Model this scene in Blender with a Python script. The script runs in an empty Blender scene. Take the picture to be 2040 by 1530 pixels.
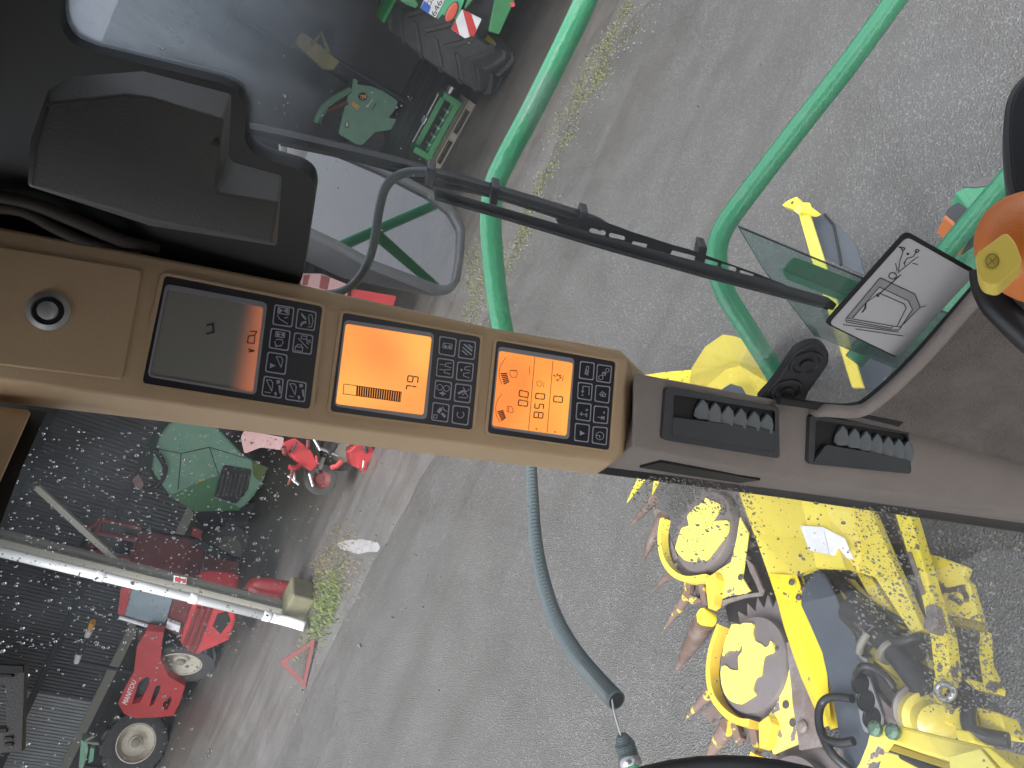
import bpy, bmesh, math, random
from mathutils import Vector, Matrix, Quaternion
from mathutils.geometry import tessellate_polygon
random.seed(7)
S = bpy.context.scene
COL = S.collection
R_ = math.radians
V = Vector

# ------------------------------------------------------------------ camera
FPX, PITCH, ROLL, EYE = 1480.0, R_(26), R_(24.3), 3.3      # focal length in photo pixels (2040 wide), tilt, roll, eye height
C0 = V((0, 0, EYE))
FW = V((0, math.cos(PITCH), -math.sin(PITCH))); UPV = V((0, math.sin(PITCH), math.cos(PITCH))); RT = V((1, 0, 0))
CR, SR = math.cos(ROLL), math.sin(ROLL)
cam = bpy.data.cameras.new('camera'); cam_o = bpy.data.objects.new('camera', cam); COL.objects.link(cam_o)
cam.sensor_width = 36; cam.lens = 36 * FPX / 2040; cam.clip_start = 0.02; cam.clip_end = 3000
xr = RT * SR - UPV * CR; yu = RT * CR + UPV * SR
m = Matrix((xr, yu, -FW)).transposed().to_4x4(); m.translation = C0
cam_o.matrix_world = m; S.camera = cam_o

# ------------------------------------------------------------------ sky, sun, exposure (overcast day)
W = bpy.data.worlds.new('World'); S.world = W; W.use_nodes = True
wn = W.node_tree; bg = wn.nodes['Background']
sky = wn.nodes.new('ShaderNodeTexSky'); sky.sky_type = 'NISHITA'; sky.sun_disc = False
SUN_EL, SUN_AZ = R_(52), R_(200)
sky.sun_elevation = SUN_EL; sky.sun_rotation = SUN_AZ; sky.air_density = 1.0; sky.dust_density = 3.0; sky.ozone_density = 1.0
hs = wn.nodes.new('ShaderNodeHueSaturation'); hs.inputs['Saturation'].default_value = 0.25
wn.links.new(sky.outputs[0], hs.inputs['Color']); wn.links.new(hs.outputs[0], bg.inputs[0])
bg.inputs[1].default_value = 0.15
sl = bpy.data.lights.new('sun', 'SUN'); sl.energy = 1.2; sl.angle = R_(25); sl.color = (1, .97, .93)
so = bpy.data.objects.new('sun', sl); COL.objects.link(so)
sd = V((math.sin(SUN_AZ) * math.cos(SUN_EL), math.cos(SUN_AZ) * math.cos(SUN_EL), math.sin(SUN_EL)))
so.rotation_euler = sd.to_track_quat('Z', 'Y').to_euler()
S.view_settings.view_transform = 'Standard'; S.view_settings.look = 'None'
S.view_settings.exposure = 1.9; S.view_settings.gamma = 1
S.cycles.use_denoising = True
S.cycles.max_bounces = 10; S.cycles.transparent_max_bounces = 24; S.cycles.transmission_bounces = 8
S.cycles.caustics_reflective = False; S.cycles.caustics_refractive = False

# ------------------------------------------------------------------ placing: a photo pixel -> a real point at a distance / on a plane
def ray(x, y):
    dx, dy = x - 1020, y - 765
    return FW + RT * ((dx * SR - dy * CR) / FPX) - UPV * ((dx * CR + dy * SR) / FPX)
def at(x, y, d): return C0 + ray(x, y) * d
def gp(x, y, z=0.0):
    v = ray(x, y); return C0 + v * ((z - EYE) / v.z)
class Plane:
    def __init__(s, p, n): s.p, s.n = p.copy(), n.normalized()
    def at(s, x, y, h=0.0):
        v = ray(x, y); return C0 + v * (((s.p + s.n * h) - C0).dot(s.n) / v.dot(s.n))
    def pts(s, L, h=0.0): return [s.at(a, b, h) for a, b in L]
def plane3(a, b, c):
    n = (b - a).cross(c - a)
    if n.dot(C0 - a) < 0: n.negate()
    return Plane(a, n)

# ------------------------------------------------------------------ materials
MATS = {}
def _n(t, k, **kw):
    n = t.nodes.new(k)
    for a, b in kw.items(): setattr(n, a, b)
    return n
def mat(name, col, rough=.5, metal=0., col2=None, ns=8., amt=.5, bump=0., bs=60., detail=5., spec=.5, stops=None, coat=0., rv=0.):
    if name in MATS: return MATS[name]
    M = bpy.data.materials.new(name); M.use_nodes = True; t = M.node_tree; b = t.nodes['Principled BSDF']
    b.inputs['Roughness'].default_value = rough; b.inputs['Metallic'].default_value = metal
    b.inputs['Specular IOR Level'].default_value = spec; b.inputs['Coat Weight'].default_value = coat
    b.inputs['Base Color'].default_value = (*col, 1)
    tc = _n(t, 'ShaderNodeTexCoord')
    if col2 is None: col2 = tuple(c * .72 for c in col)
    n1 = _n(t, 'ShaderNodeTexNoise'); n1.inputs['Scale'].default_value = ns; n1.inputs['Detail'].default_value = detail; n1.inputs['Roughness'].default_value = .62
    t.links.new(tc.outputs['Object'], n1.inputs['Vector'])
    r = _n(t, 'ShaderNodeValToRGB'); st = stops or (.5 - .25, .5 + .25)
    r.color_ramp.elements[0].position = st[0]; r.color_ramp.elements[1].position = st[1]
    r.color_ramp.elements[0].color = (*col, 1); r.color_ramp.elements[1].color = (*col2, 1)
    t.links.new(n1.outputs[0], r.inputs[0]); t.links.new(r.outputs[0], b.inputs['Base Color'])
    if rv:
        mr = _n(t, 'ShaderNodeMapRange'); mr.inputs[3].default_value = max(.02, rough - rv); mr.inputs[4].default_value = min(1, rough + rv)
        t.links.new(n1.outputs[0], mr.inputs[0]); t.links.new(mr.outputs[0], b.inputs['Roughness'])
    if bump:
        n2 = _n(t, 'ShaderNodeTexNoise'); n2.inputs['Scale'].default_value = bs; n2.inputs['Detail'].default_value = 3
        t.links.new(tc.outputs['Object'], n2.inputs['Vector'])
        bp = _n(t, 'ShaderNodeBump'); bp.inputs['Strength'].default_value = bump; bp.inputs['Distance'].default_value = .01
        t.links.new(n2.outputs[0], bp.inputs['Height']); t.links.new(bp.outputs[0], b.inputs['Normal'])
    MATS[name] = M; return M
def emis(name, col, s, col2=None, ns=12.):
    M = bpy.data.materials.new(name); M.use_nodes = True; t = M.node_tree; b = t.nodes['Principled BSDF']
    b.inputs['Base Color'].default_value = (.12, .06, .03, 1); b.inputs['Roughness'].default_value = .25
    b.inputs['Emission Strength'].default_value = s; b.inputs['Emission Color'].default_value = (*col, 1)
    if col2:
        tc = _n(t, 'ShaderNodeTexCoord'); n1 = _n(t, 'ShaderNodeTexNoise'); n1.inputs['Scale'].default_value = ns; n1.inputs['Detail'].default_value = 1
        r = _n(t, 'ShaderNodeValToRGB'); r.color_ramp.elements[0].position = .35; r.color_ramp.elements[1].position = .68
        r.color_ramp.elements[0].color = (*col, 1); r.color_ramp.elements[1].color = (*col2, 1)
        t.links.new(tc.outputs['Object'], n1.inputs['Vector']); t.links.new(n1.outputs[0], r.inputs[0]); t.links.new(r.outputs[0], b.inputs['Emission Color'])
    MATS[name] = M; return M
def glass(name, tint, dirt_haze=.06, ns=6., gloss=.08, dcol=(.55, .6, .66), stretch=(1, 1, 1), top=None, tmax=8.):  # noise layer holds real dirt plus painted pale reflections
    M = bpy.data.materials.new(name); M.use_nodes = True; t = M.node_tree; t.nodes.remove(t.nodes['Principled BSDF']); out = t.nodes['Material Output']
    tr = _n(t, 'ShaderNodeBsdfTransparent'); tr.inputs[0].default_value = (*tint, 1)
    gl = _n(t, 'ShaderNodeBsdfGlossy'); gl.inputs['Roughness'].default_value = .02
    fr = _n(t, 'ShaderNodeFresnel'); fr.inputs[0].default_value = 1.35
    mu = _n(t, 'ShaderNodeMath', operation='MULTIPLY'); mu.inputs[1].default_value = gloss * 10
    t.links.new(fr.outputs[0], mu.inputs[0])
    m1 = _n(t, 'ShaderNodeMixShader'); t.links.new(mu.outputs[0], m1.inputs[0]); t.links.new(tr.outputs[0], m1.inputs[1]); t.links.new(gl.outputs[0], m1.inputs[2])
    df = _n(t, 'ShaderNodeBsdfTranslucent'); df.inputs[0].default_value = (*dcol, 1)
    tc = _n(t, 'ShaderNodeTexCoord'); mp = _n(t, 'ShaderNodeMapping'); mp.inputs['Scale'].default_value = stretch
    n1 = _n(t, 'ShaderNodeTexNoise'); n1.inputs['Scale'].default_value = ns; n1.inputs['Detail'].default_value = 8; n1.inputs['Roughness'].default_value = .7
    t.links.new(tc.outputs['Object'], mp.inputs[0]); t.links.new(mp.outputs[0], n1.inputs['Vector'])
    mr = _n(t, 'ShaderNodeMapRange'); mr.inputs[1].default_value = .38; mr.inputs[2].default_value = .8; mr.inputs[3].default_value = dirt_haze * .25; mr.inputs[4].default_value = dirt_haze * 2.2
    t.links.new(n1.outputs[0], mr.inputs[0])
    fac = mr.outputs[0]
    if top:                                   # sky reflection painted as a denser pale veil towards the pane's top
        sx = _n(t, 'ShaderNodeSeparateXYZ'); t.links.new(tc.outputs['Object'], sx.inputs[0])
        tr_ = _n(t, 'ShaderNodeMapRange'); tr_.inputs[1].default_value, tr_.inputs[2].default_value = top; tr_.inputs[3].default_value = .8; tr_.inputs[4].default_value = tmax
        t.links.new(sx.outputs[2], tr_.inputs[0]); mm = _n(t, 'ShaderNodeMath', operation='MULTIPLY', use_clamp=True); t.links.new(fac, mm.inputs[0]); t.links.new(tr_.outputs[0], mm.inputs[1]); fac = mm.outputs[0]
    m2 = _n(t, 'ShaderNodeMixShader'); t.links.new(fac, m2.inputs[0]); t.links.new(m1.outputs[0], m2.inputs[1]); t.links.new(df.outputs[0], m2.inputs[2])
    t.links.new(m2.outputs[0], out.inputs[0]); MATS[name] = M; return M

mat('trim_beige', (.58, .415, .255), .62, col2=(.51, .36, .218), ns=7, detail=9, bump=.13, bs=1100, rv=.12)
mat('trim_brown', (.275, .235, .213), .85, col2=(.235, .2, .18), ns=14, bump=.35, bs=700)
mat('carpet', (.25, .21, .192), .95, col2=(.165, .137, .124), ns=25, bump=1.0, bs=420)
mat('black_plastic', (.012, .012, .014), .42, col2=(.02, .02, .022), ns=20, bump=.06, bs=800)
mat('wiper_black', (.016, .017, .019), .4, col2=(.03, .031, .034), ns=25)
mat('seal_black', (.008, .008, .009), .6)
mat('dark_grey_plastic', (.035, .037, .04), .5, col2=(.05, .052, .056), ns=14, bump=.08, bs=900)
mat('grey_box', (.075, .073, .07), .55, col2=(.06, .058, .056), ns=10, bump=.15, bs=700)
mat('bezel', (.02, .018, .024), .35, col2=(.028, .025, .032), ns=30)
mat('bezel_rim', (.34, .33, .35), .45)
mat('key_black', (.008, .009, .016), .4)
mat('print_grey', (.42, .43, .5), .6, col2=(.35, .36, .42), ns=40)
mat('print_black', (.01, .01, .01), .6)
mat('print_grey_soft', (.3, .3, .31), .7)
mat('segment_dark', (.05, .012, .006), .5)
mat('fin_grey', (.12, .13, .135), .5, col2=(.09, .1, .105), ns=20)
mat('sticker_white', (.47, .46, .465), .45, col2=(.43, .42, .425), ns=7)
mat('orange_grip', (.78, .24, .055), .45, col2=(.66, .18, .04), ns=9, bump=.1, bs=700)
mat('yellow_key', (.85, .67, .14), .4, col2=(.78, .58, .1), ns=12)
mat('rail_green', (.06, .37, .18), .32, col2=(.13, .34, .22), ns=11, detail=8, stops=(.56, .68), bump=.25, bs=90, coat=.3, rv=.15)
mat('deere_green', (.03, .2, .065), .35, col2=(.02, .15, .05), ns=5, coat=.2)
mat('pale_green', (.19, .38, .27), .5, col2=(.14, .3, .21), ns=3)
mat('rubber', (.022, .022, .024), .8, col2=(.04, .038, .036), ns=12, bump=.3, bs=60)
mat('rubber_hose', (.085, .11, .115), .45, col2=(.08, .1, .108), ns=20)
mat('steel_dark', (.06, .055, .056), .5, .2, col2=(.09, .08, .078), ns=12, bump=.15, bs=60, rv=.12)
mat('steel_rust', (.15, .115, .105), .5, .1, col2=(.2, .18, .18), ns=9, bump=.3, bs=70, stops=(.4, .6))
mat('steel_blue', (.062, .073, .092), .4, .1, col2=(.08, .092, .112), ns=4, bump=.1, bs=40, rv=.12)
mat('satin_steel', (.42, .42, .42), .35, .2, col2=(.36, .36, .36), ns=15)
mat('bright_steel', (.5, .5, .5), .3, .9, col2=(.35, .34, .33), ns=15)
mat('yellow_paint', (.72, .61, .1), .34, col2=(.62, .5, .07), ns=2.5, coat=.35, bump=.04, bs=30)
mat('yellow_worn', (.74, .66, .14), .38, col2=(.17, .14, .145), ns=4.2, detail=6, stops=(.565, .578), coat=.15, bump=.08, bs=40)
mat('yellow_chipped', (.74, .61, .06), .4, col2=(.13, .1, .09), ns=16, detail=7, stops=(.6, .62), bump=.15, bs=60)
mat('spike_steel', (.115, .075, .06), .5, .1, col2=(.18, .14, .125), ns=11, bump=.3, bs=70, stops=(.4, .65))
mat('spike_rust', (.6, .48, .07), .5, col2=(.16, .11, .095), ns=14, detail=6, stops=(.42, .44), bump=.3, bs=60)
mat('pale_board', (.33, .23, .23), .6, col2=(.28, .14, .14), ns=9)
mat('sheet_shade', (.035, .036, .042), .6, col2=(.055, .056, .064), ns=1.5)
mat('steel_plate', (.165, .145, .15), .42, .1, col2=(.13, .112, .112), ns=7, bump=.08, bs=50, rv=.1)
mat('amber_paint', (.66, .46, .07), .4, col2=(.56, .37, .05), ns=6)
mat('red_paint', (.36, .028, .034), .4, col2=(.24, .024, .026), ns=5, coat=.2)
mat('red_dull', (.15, .028, .026), .6, col2=(.09, .02, .02), ns=7)
mat('sign_red', (.55, .03, .03), .5); mat('sign_white', (.75, .76, .78), .5)
mat('white_pvc', (.7, .71, .72), .35, col2=(.55, .56, .56), ns=4)
mat('column_grey', (.19, .185, .175), .6, col2=(.2, .19, .14), ns=3, bump=.2, bs=40)
mat('lamp_red', (.6, .05, .03), .2, col2=(.65, .12, .06), ns=5, coat=.6)
mat('lamp_clear', (.5, .56, .55), .12, col2=(.3, .35, .34), ns=30, coat=.6)
mat('orange_lens', (.75, .22, .06), .25)
mat('plate_blue', (.02, .12, .55), .4)
mat('patch_pale_grey', (.27, .265, .28), .7, col2=(.19, .185, .19), ns=6)
mat('wood', (.25, .21, .165), .8, col2=(.15, .125, .1), ns=9, bump=.4, bs=60)
mat('moss_green', (.12, .15, .045), .95, col2=(.1, .085, .05), ns=20)
mat('grass_green', (.07, .125, .03), .8, col2=(.16, .17, .045), ns=3)
mat('grass_dry', (.17, .135, .06), .9, col2=(.17, .12, .06), ns=3)
mat('gravel', (.3, .29, .29), .8, col2=(.14, .13, .12), ns=30)
mat('sheet_grey', (.3, .31, .33), .5, .1, col2=(.2, .21, .225), ns=1.5, rv=.1)
mat('fascia_sky_tone', (.095, .108, .13), .6, col2=(.07, .08, .1), ns=2)
mat('sheet_dark', (.018, .018, .022), .7, col2=(.03, .03, .034), ns=2)
mat('barn_dark', (.05, .05, .052), .9, col2=(.035, .035, .038), ns=2)
mat('machine_glass', (.14, .19, .22), .12, col2=(.2, .25, .28), ns=1.5)
mat('cab_glass_dark', (.015, .018, .02), .12)
mat('tint_orange', (.8, .4, .06), .4)
glass('windshield_glass', (.97, .98, .98), .018, 5., gloss=.03, top=(2.95, 3.4), tmax=3.5)
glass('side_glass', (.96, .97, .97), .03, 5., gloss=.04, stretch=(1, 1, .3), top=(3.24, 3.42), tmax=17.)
glass('tinted_glass', (.78, .88, .86), .08, 6., gloss=.08, dcol=(.45, .6, .62))
M = bpy.data.materials.new('water'); M.use_nodes = True; b = M.node_tree.nodes['Principled BSDF']
b.inputs['Transmission Weight'].default_value = 1; b.inputs['IOR'].default_value = 1.33; b.inputs['Roughness'].default_value = .0; MATS['water'] = M
M = bpy.data.materials.new('mirror_silver'); M.use_nodes = True; b = M.node_tree.nodes['Principled BSDF']
b.inputs['Metallic'].default_value = 1; b.inputs['Roughness'].default_value = .02; b.inputs['Base Color'].default_value = (.37, .38, .41, 1); MATS['mirror_silver'] = M

# ------------------------------------------------------------------ mesh helpers
class MB:
    def __init__(s): s.v, s.f = [], []
    def add(s, v, f):
        o = len(s.v); s.v += [V(p) for p in v]; s.f += [tuple(i + o for i in q) for q in f]; return s
    def prism(s, A, B):                       # two rings of equal length
        n = len(A); f = [(i, (i + 1) % n, n + (i + 1) % n, n + i) for i in range(n)]
        return s.add(list(A) + list(B), f + [tuple(range(n))[::-1], tuple(range(n, 2 * n))])
    def slab(s, P, d): return s.prism(P, [p + d for p in P])
    def holed(s, P, holes, d):
        rings = [P] + holes; tri = tessellate_polygon(rings); flat = [p for r in rings for p in r]; n = len(flat)
        f = [tuple(t) for t in tri] + [tuple(i + n for i in t[::-1]) for t in tri]; o = 0
        for r in rings:
            k = len(r); f += [(o + i, o + (i + 1) % k, n + o + (i + 1) % k, n + o + i) for i in range(k)]; o += k
        return s.add(flat + [p + d for p in flat], f)
    def box(s, c, ax, ay, az):                # centre + three half axes
        q = [(-1, -1), (1, -1), (1, 1), (-1, 1)]
        return s.prism([c + ax * a + ay * b - az for a, b in q], [c + ax * a + ay * b + az for a, b in q])
    def tube(s, P, r, n=10, smooth=0, caps=True):
        P = [V(p) for p in P]
        if smooth: P, r = spline(P, r, smooth)
        rr = r if isinstance(r, (list, tuple)) else [r] * len(P)
        T = [(P[min(i + 1, len(P) - 1)] - P[max(i - 1, 0)]).normalized() for i in range(len(P))]
        u = T[0].orthogonal().normalized(); vs = []
        for i, p in enumerate(P):
            if i: u = (T[i - 1].rotation_difference(T[i]) @ u); u = (u - T[i] * u.dot(T[i])).normalized()
            w = T[i].cross(u)
            vs += [p + (u * math.cos(2 * math.pi * k / n) + w * math.sin(2 * math.pi * k / n)) * rr[i] for k in range(n)]
        f = [(i * n + k, i * n + (k + 1) % n, (i + 1) * n + (k + 1) % n, (i + 1) * n + k) for i in range(len(P) - 1) for k in range(n)]
        if caps: f += [tuple(range(n))[::-1], tuple(range(len(vs) - n, len(vs)))]
        return s.add(vs, f)
    def lathe(s, c, ax, prof, n=24, ref=None, caps=True):   # prof: (radius, height along ax)
        ax = ax.normalized(); u = (ref - ax * ref.dot(ax)).normalized() if ref else ax.orthogonal().normalized(); w = ax.cross(u)
        vs = [c + ax * h + (u * math.cos(2 * math.pi * k / n) + w * math.sin(2 * math.pi * k / n)) * r for r, h in prof for k in range(n)]
        m_ = len(prof); f = [(i * n + k, i * n + (k + 1) % n, (i + 1) * n + (k + 1) % n, (i + 1) * n + k) for i in range(m_ - 1) for k in range(n)]
        return s.add(vs, f + ([tuple(range(n))[::-1], tuple(range((m_ - 1) * n, m_ * n))] if caps else []))
    def strip(s, P, w, nrm, t=.0004):          # a flat printed line along points
        for a, b in zip(P[:-1], P[1:]):
            d = (b - a)
            if d.length < 1e-6: continue
            d.normalize(); k = nrm.cross(d).normalized() * w / 2; e = d * w * .3
            s.slab([a - k - e, b - k + e, b + k + e, a + k - e], nrm * t)
        return s
    def build(s, name, mt, parent=None, smooth=False, bevel=0., seg=2, auto=None):
        me = bpy.data.meshes.new(name); me.from_pydata([tuple(p) for p in s.v], [], s.f); me.update()
        bm = bmesh.new(); bm.from_mesh(me); bmesh.ops.recalc_face_normals(bm, faces=bm.faces)
        if bevel:
            ed = [e for e in bm.edges if len(e.link_faces) == 2 and e.calc_face_angle(0) > .5]
            bmesh.ops.bevel(bm, geom=ed, offset=bevel, segments=seg, affect='EDGES', profile=.5, clamp_overlap=True)
        bm.to_mesh(me); bm.free()
        me.materials.append(MATS[mt] if isinstance(mt, str) else mt)
        o = bpy.data.objects.new(name, me); COL.objects.link(o)
        if parent: o.parent = parent
        if smooth or auto:
            for p in me.polygons: p.use_smooth = True
            if auto: me.set_sharp_from_angle(angle=R_(auto))
        return o
def spline(P, r, k):
    out, ro = [], []; n = len(P); rl = r if isinstance(r, (list, tuple)) else [r] * n
    for i in range(n - 1):
        a, b, c, d = P[max(i - 1, 0)], P[i], P[i + 1], P[min(i + 2, n - 1)]
        for j in range(k):
            t = j / k
            out.append(.5 * ((2 * b) + (c - a) * t + (2 * a - 5 * b + 4 * c - d) * t * t + (3 * b - a - 3 * c + d) * t ** 3)); ro.append(rl[i] + (rl[i + 1] - rl[i]) * t)
    return out + [P[-1]], ro + [rl[-1]]
def tag(o, label=None, cat=None, group=None, kind=None):
    if label: o['label'] = label
    if cat: o['category'] = cat
    if group: o['group'] = group
    if kind: o['kind'] = kind
    return o
def thing(name, label, cat, group=None):
    o = bpy.data.objects.new(name, None); COL.objects.link(o); o.empty_display_size = .1; return tag(o, label, cat, group)
def base_at(o, p):                             # put a thing's empty at its base, its parts staying where they are
    o.location = p
    for c in o.children: c.matrix_parent_inverse = Matrix.Translation(-V(p))
def rounded(P, r, k=4):                        # round the corners of a planar polygon
    out = []; n = len(P)
    for i in range(n):
        a, b, c = P[i - 1], P[i], P[(i + 1) % n]; u, w = (a - b), (c - b); q = min(r, u.length * .45, w.length * .45)
        p0, p1 = b + u.normalized() * q, b + w.normalized() * q
        out += [(p0 * (1 - t) ** 2 + b * 2 * t * (1 - t) + p1 * t * t) for t in [j / k for j in range(k + 1)]]
    return out
def quad(L, u, v):                             # bilinear in a quad: L = tl, tr, br, bl
    return (L[0] * (1 - u) + L[1] * u) * (1 - v) + (L[3] * (1 - u) + L[2] * u) * v
def text_mesh(txt):
    cu = bpy.data.curves.new('txt', 'FONT'); cu.body = txt; o = bpy.data.objects.new('txt', cu); COL.objects.link(o)
    dg = bpy.context.evaluated_depsgraph_get(); me = bpy.data.meshes.new_from_object(o.evaluated_get(dg))
    v = [p.co.copy() for p in me.vertices]; f = [tuple(p.vertices) for p in me.polygons]
    bpy.data.objects.remove(o); bpy.data.meshes.remove(me); return v, f
def lettering(mb, txt, q, lift):               # flat letters filling a quad (tl, tr, br, bl)
    v, f = text_mesh(txt); x0, x1 = min(p.x for p in v), max(p.x for p in v); y0, y1 = min(p.y for p in v), max(p.y for p in v)
    return mb.add([quad(q, (p.x - x0) / (x1 - x0), 1 - (p.y - y0) / (y1 - y0)) + lift for p in v], f)

# ================================================================== GROUND AND BARN
def ground_mat(name, base, dark, light, patch, scale, rough, spk, wet=.25, bump=.5, edge=None, stain=None):
    M = bpy.data.materials.new(name); M.use_nodes = True; t = M.node_tree; b = t.nodes['Principled BSDF']; L = t.links.new
    tc = _n(t, 'ShaderNodeTexCoord')
    def noise(sc, det=4, ro=.6):
        n = _n(t, 'ShaderNodeTexNoise'); n.inputs['Scale'].default_value = sc; n.inputs['Detail'].default_value = det; n.inputs['Roughness'].default_value = ro
        L(tc.outputs['Object'], n.inputs['Vector']); return n
    def mix(fac, a, c):
        x = _n(t, 'ShaderNodeMix', data_type='RGBA'); L(fac, x.inputs[0])
        for i, k in ((6, a), (7, c)):
            if isinstance(k, tuple): x.inputs[i].default_value = (*k, 1)
            else: L(k, x.inputs[i])
        return x.outputs[2]
    def ramp(src, lo, hi):
        r = _n(t, 'ShaderNodeMapRange'); r.inputs[1].default_value = lo; r.inputs[2].default_value = hi; L(src, r.inputs[0]); return r.outputs[0]
    fine = noise(scale, 3, .7); big = noise(.45, 6); mid = noise(2.2, 6)
    c = mix(ramp(fine.outputs[0], .35, .65), dark, base)
    vo = _n(t, 'ShaderNodeTexVoronoi'); vo.inputs['Scale'].default_value = scale * 1.1; L(tc.outputs['Object'], vo.inputs['Vector'])
    sep = _n(t, 'ShaderNodeSeparateColor'); L(vo.outputs['Color'], sep.inputs[0])
    c = mix(ramp(sep.outputs[0], 1 - spk, 1 - spk * .45), c, light)
    pm_ = _n(t, 'ShaderNodeMath', operation='MULTIPLY'); pm_.inputs[1].default_value = .45; L(ramp(big.outputs[0], .42, .68), pm_.inputs[0]); c = mix(pm_.outputs[0], c, patch)
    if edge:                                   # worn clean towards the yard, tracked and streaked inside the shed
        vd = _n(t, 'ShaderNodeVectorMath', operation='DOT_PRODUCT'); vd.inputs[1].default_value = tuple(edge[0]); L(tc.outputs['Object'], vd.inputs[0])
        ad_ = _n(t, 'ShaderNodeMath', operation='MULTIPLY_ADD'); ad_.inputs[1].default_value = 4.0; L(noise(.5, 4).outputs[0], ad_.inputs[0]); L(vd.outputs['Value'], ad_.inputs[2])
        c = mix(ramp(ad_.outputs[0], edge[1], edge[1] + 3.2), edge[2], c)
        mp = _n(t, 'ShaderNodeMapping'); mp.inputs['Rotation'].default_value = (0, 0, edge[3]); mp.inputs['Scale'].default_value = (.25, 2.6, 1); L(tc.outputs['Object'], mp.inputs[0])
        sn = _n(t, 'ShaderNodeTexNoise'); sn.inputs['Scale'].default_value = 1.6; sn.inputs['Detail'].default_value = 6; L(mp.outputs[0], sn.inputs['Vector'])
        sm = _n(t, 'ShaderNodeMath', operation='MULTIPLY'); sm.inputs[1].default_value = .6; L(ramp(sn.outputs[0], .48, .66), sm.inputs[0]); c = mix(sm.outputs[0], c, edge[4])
    if stain:                                  # tyre tracks, damp patches and hairline cracks
        mp = _n(t, 'ShaderNodeMapping'); mp.inputs['Rotation'].default_value = (0, 0, stain); mp.inputs['Scale'].default_value = (.18, 1.5, 1); L(tc.outputs['Object'], mp.inputs[0])
        sn = _n(t, 'ShaderNodeTexNoise'); sn.inputs['Scale'].default_value = 1.1; sn.inputs['Detail'].default_value = 7; sn.inputs['Roughness'].default_value = .65; L(mp.outputs[0], sn.inputs['Vector'])
        sm = _n(t, 'ShaderNodeMath', operation='MULTIPLY'); sm.inputs[1].default_value = .55; L(ramp(sn.outputs[0], .5, .68), sm.inputs[0]); c = mix(sm.outputs[0], c, (.062, .057, .053))
        wv = _n(t, 'ShaderNodeTexVoronoi', feature='DISTANCE_TO_EDGE'); wv.inputs['Scale'].default_value = .55; ws = _n(t, 'ShaderNodeMix', data_type='RGBA'); ws.inputs[0].default_value = .12; L(tc.outputs['Object'], ws.inputs[6]); L(noise(1.5, 5).outputs['Color'], ws.inputs[7]); L(ws.outputs[2], wv.inputs['Vector'])
        ck = ramp(wv.outputs['Distance'], .006, .002); cm = _n(t, 'ShaderNodeMath', operation='MULTIPLY'); L(ck, cm.inputs[0]); L(ramp(noise(.35, 2).outputs[0], .55, .66), cm.inputs[1]); c = mix(cm.outputs[0], c, (.06, .057, .055))
    mul = _n(t, 'ShaderNodeMix', data_type='RGBA', blend_type='MULTIPLY'); mul.inputs[0].default_value = .55
    L(c, mul.inputs[6]); cr = _n(t, 'ShaderNodeValToRGB'); cr.color_ramp.elements[0].position = .3; cr.color_ramp.elements[1].position = .7
    cr.color_ramp.elements[0].color = (.78, .77, .75, 1); cr.color_ramp.elements[1].color = (1.1, 1.1, 1.1, 1); L(mid.outputs[0], cr.inputs[0]); L(cr.outputs[0], mul.inputs[7])
    L(mul.outputs[2], b.inputs['Base Color'])
    rr = _n(t, 'ShaderNodeMapRange'); rr.inputs[1].default_value = .35; rr.inputs[2].default_value = .65; rr.inputs[3].default_value = rough - wet; rr.inputs[4].default_value = rough; L(mid.outputs[0], rr.inputs[0]); L(rr.outputs[0], b.inputs['Roughness'])
    bp = _n(t, 'ShaderNodeBump'); bp.inputs['Strength'].default_value = bump; bp.inputs['Distance'].default_value = .008
    ad = _n(t, 'ShaderNodeMath', operation='ADD'); L(fine.outputs[0], ad.inputs[0]); L(vo.outputs['Distance'], ad.inputs[1]); L(ad.outputs[0], bp.inputs['Height']); L(bp.outputs[0], b.inputs['Normal'])
    MATS[name] = M; return M
ground_mat('asphalt', (.106, .104, .104), (.064, .063, .063), (.16, .158, .156), (.092, .088, .084), 96, .6, .15, wet=.14, bump=.9, stain=R_(35))
BA = R_(-12); BU = V((math.cos(BA), math.sin(BA), 0)); BV = V((-math.sin(BA), math.cos(BA), 0)); BO = V((-4.3, 9.75, 0)); Z = V((0, 0, 1))
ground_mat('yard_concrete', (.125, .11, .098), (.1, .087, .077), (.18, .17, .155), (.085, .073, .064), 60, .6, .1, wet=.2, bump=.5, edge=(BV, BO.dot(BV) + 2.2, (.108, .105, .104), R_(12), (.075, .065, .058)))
struct = lambda o: tag(o, kind='structure')
struct(MB().add([(-400, -400, 0), (400, -400, 0), (400, 400, 0), (-400, 400, 0)], [(0, 1, 2, 3)]).build('ground', 'asphalt'))
BA = R_(-12); BU = V((math.cos(BA), math.sin(BA), 0)); BV = V((-math.sin(BA), math.cos(BA), 0)); BO = V((-4.3, 9.75, 0)); Z = V((0, 0, 1))
bw = lambda u, v, z=0.: BO + BU * u + BV * v + Z * z
edge = [gp(x, y, .004) for x, y in ((2000, -420), (1420, -130), (1250, 45), (1190, 140), (1135, 215), (1085, 345), (1040, 460), (985, 590), (940, 700), (880, 880), (800, 1030), (735, 1140), (690, 1230), (640, 1330), (560, 1500))] + [bw(-26, -1.2, .004), bw(-26, 11.5, .004), bw(17, 11.5, .004)]
e_ = []
for i in range(15):
    a, b = edge[i], edge[i + 1]; k_ = 5 if i < 14 else 1
    e_ += [a + (b - a) * (j / k_) + V((random.gauss(0, .025), random.gauss(0, .025), 0)) for j in range(k_)]
edge = e_ + edge[15:]
struct(MB().add(edge, [tuple(range(len(edge)))]).build('barn_floor', 'yard_concrete'))

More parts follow.
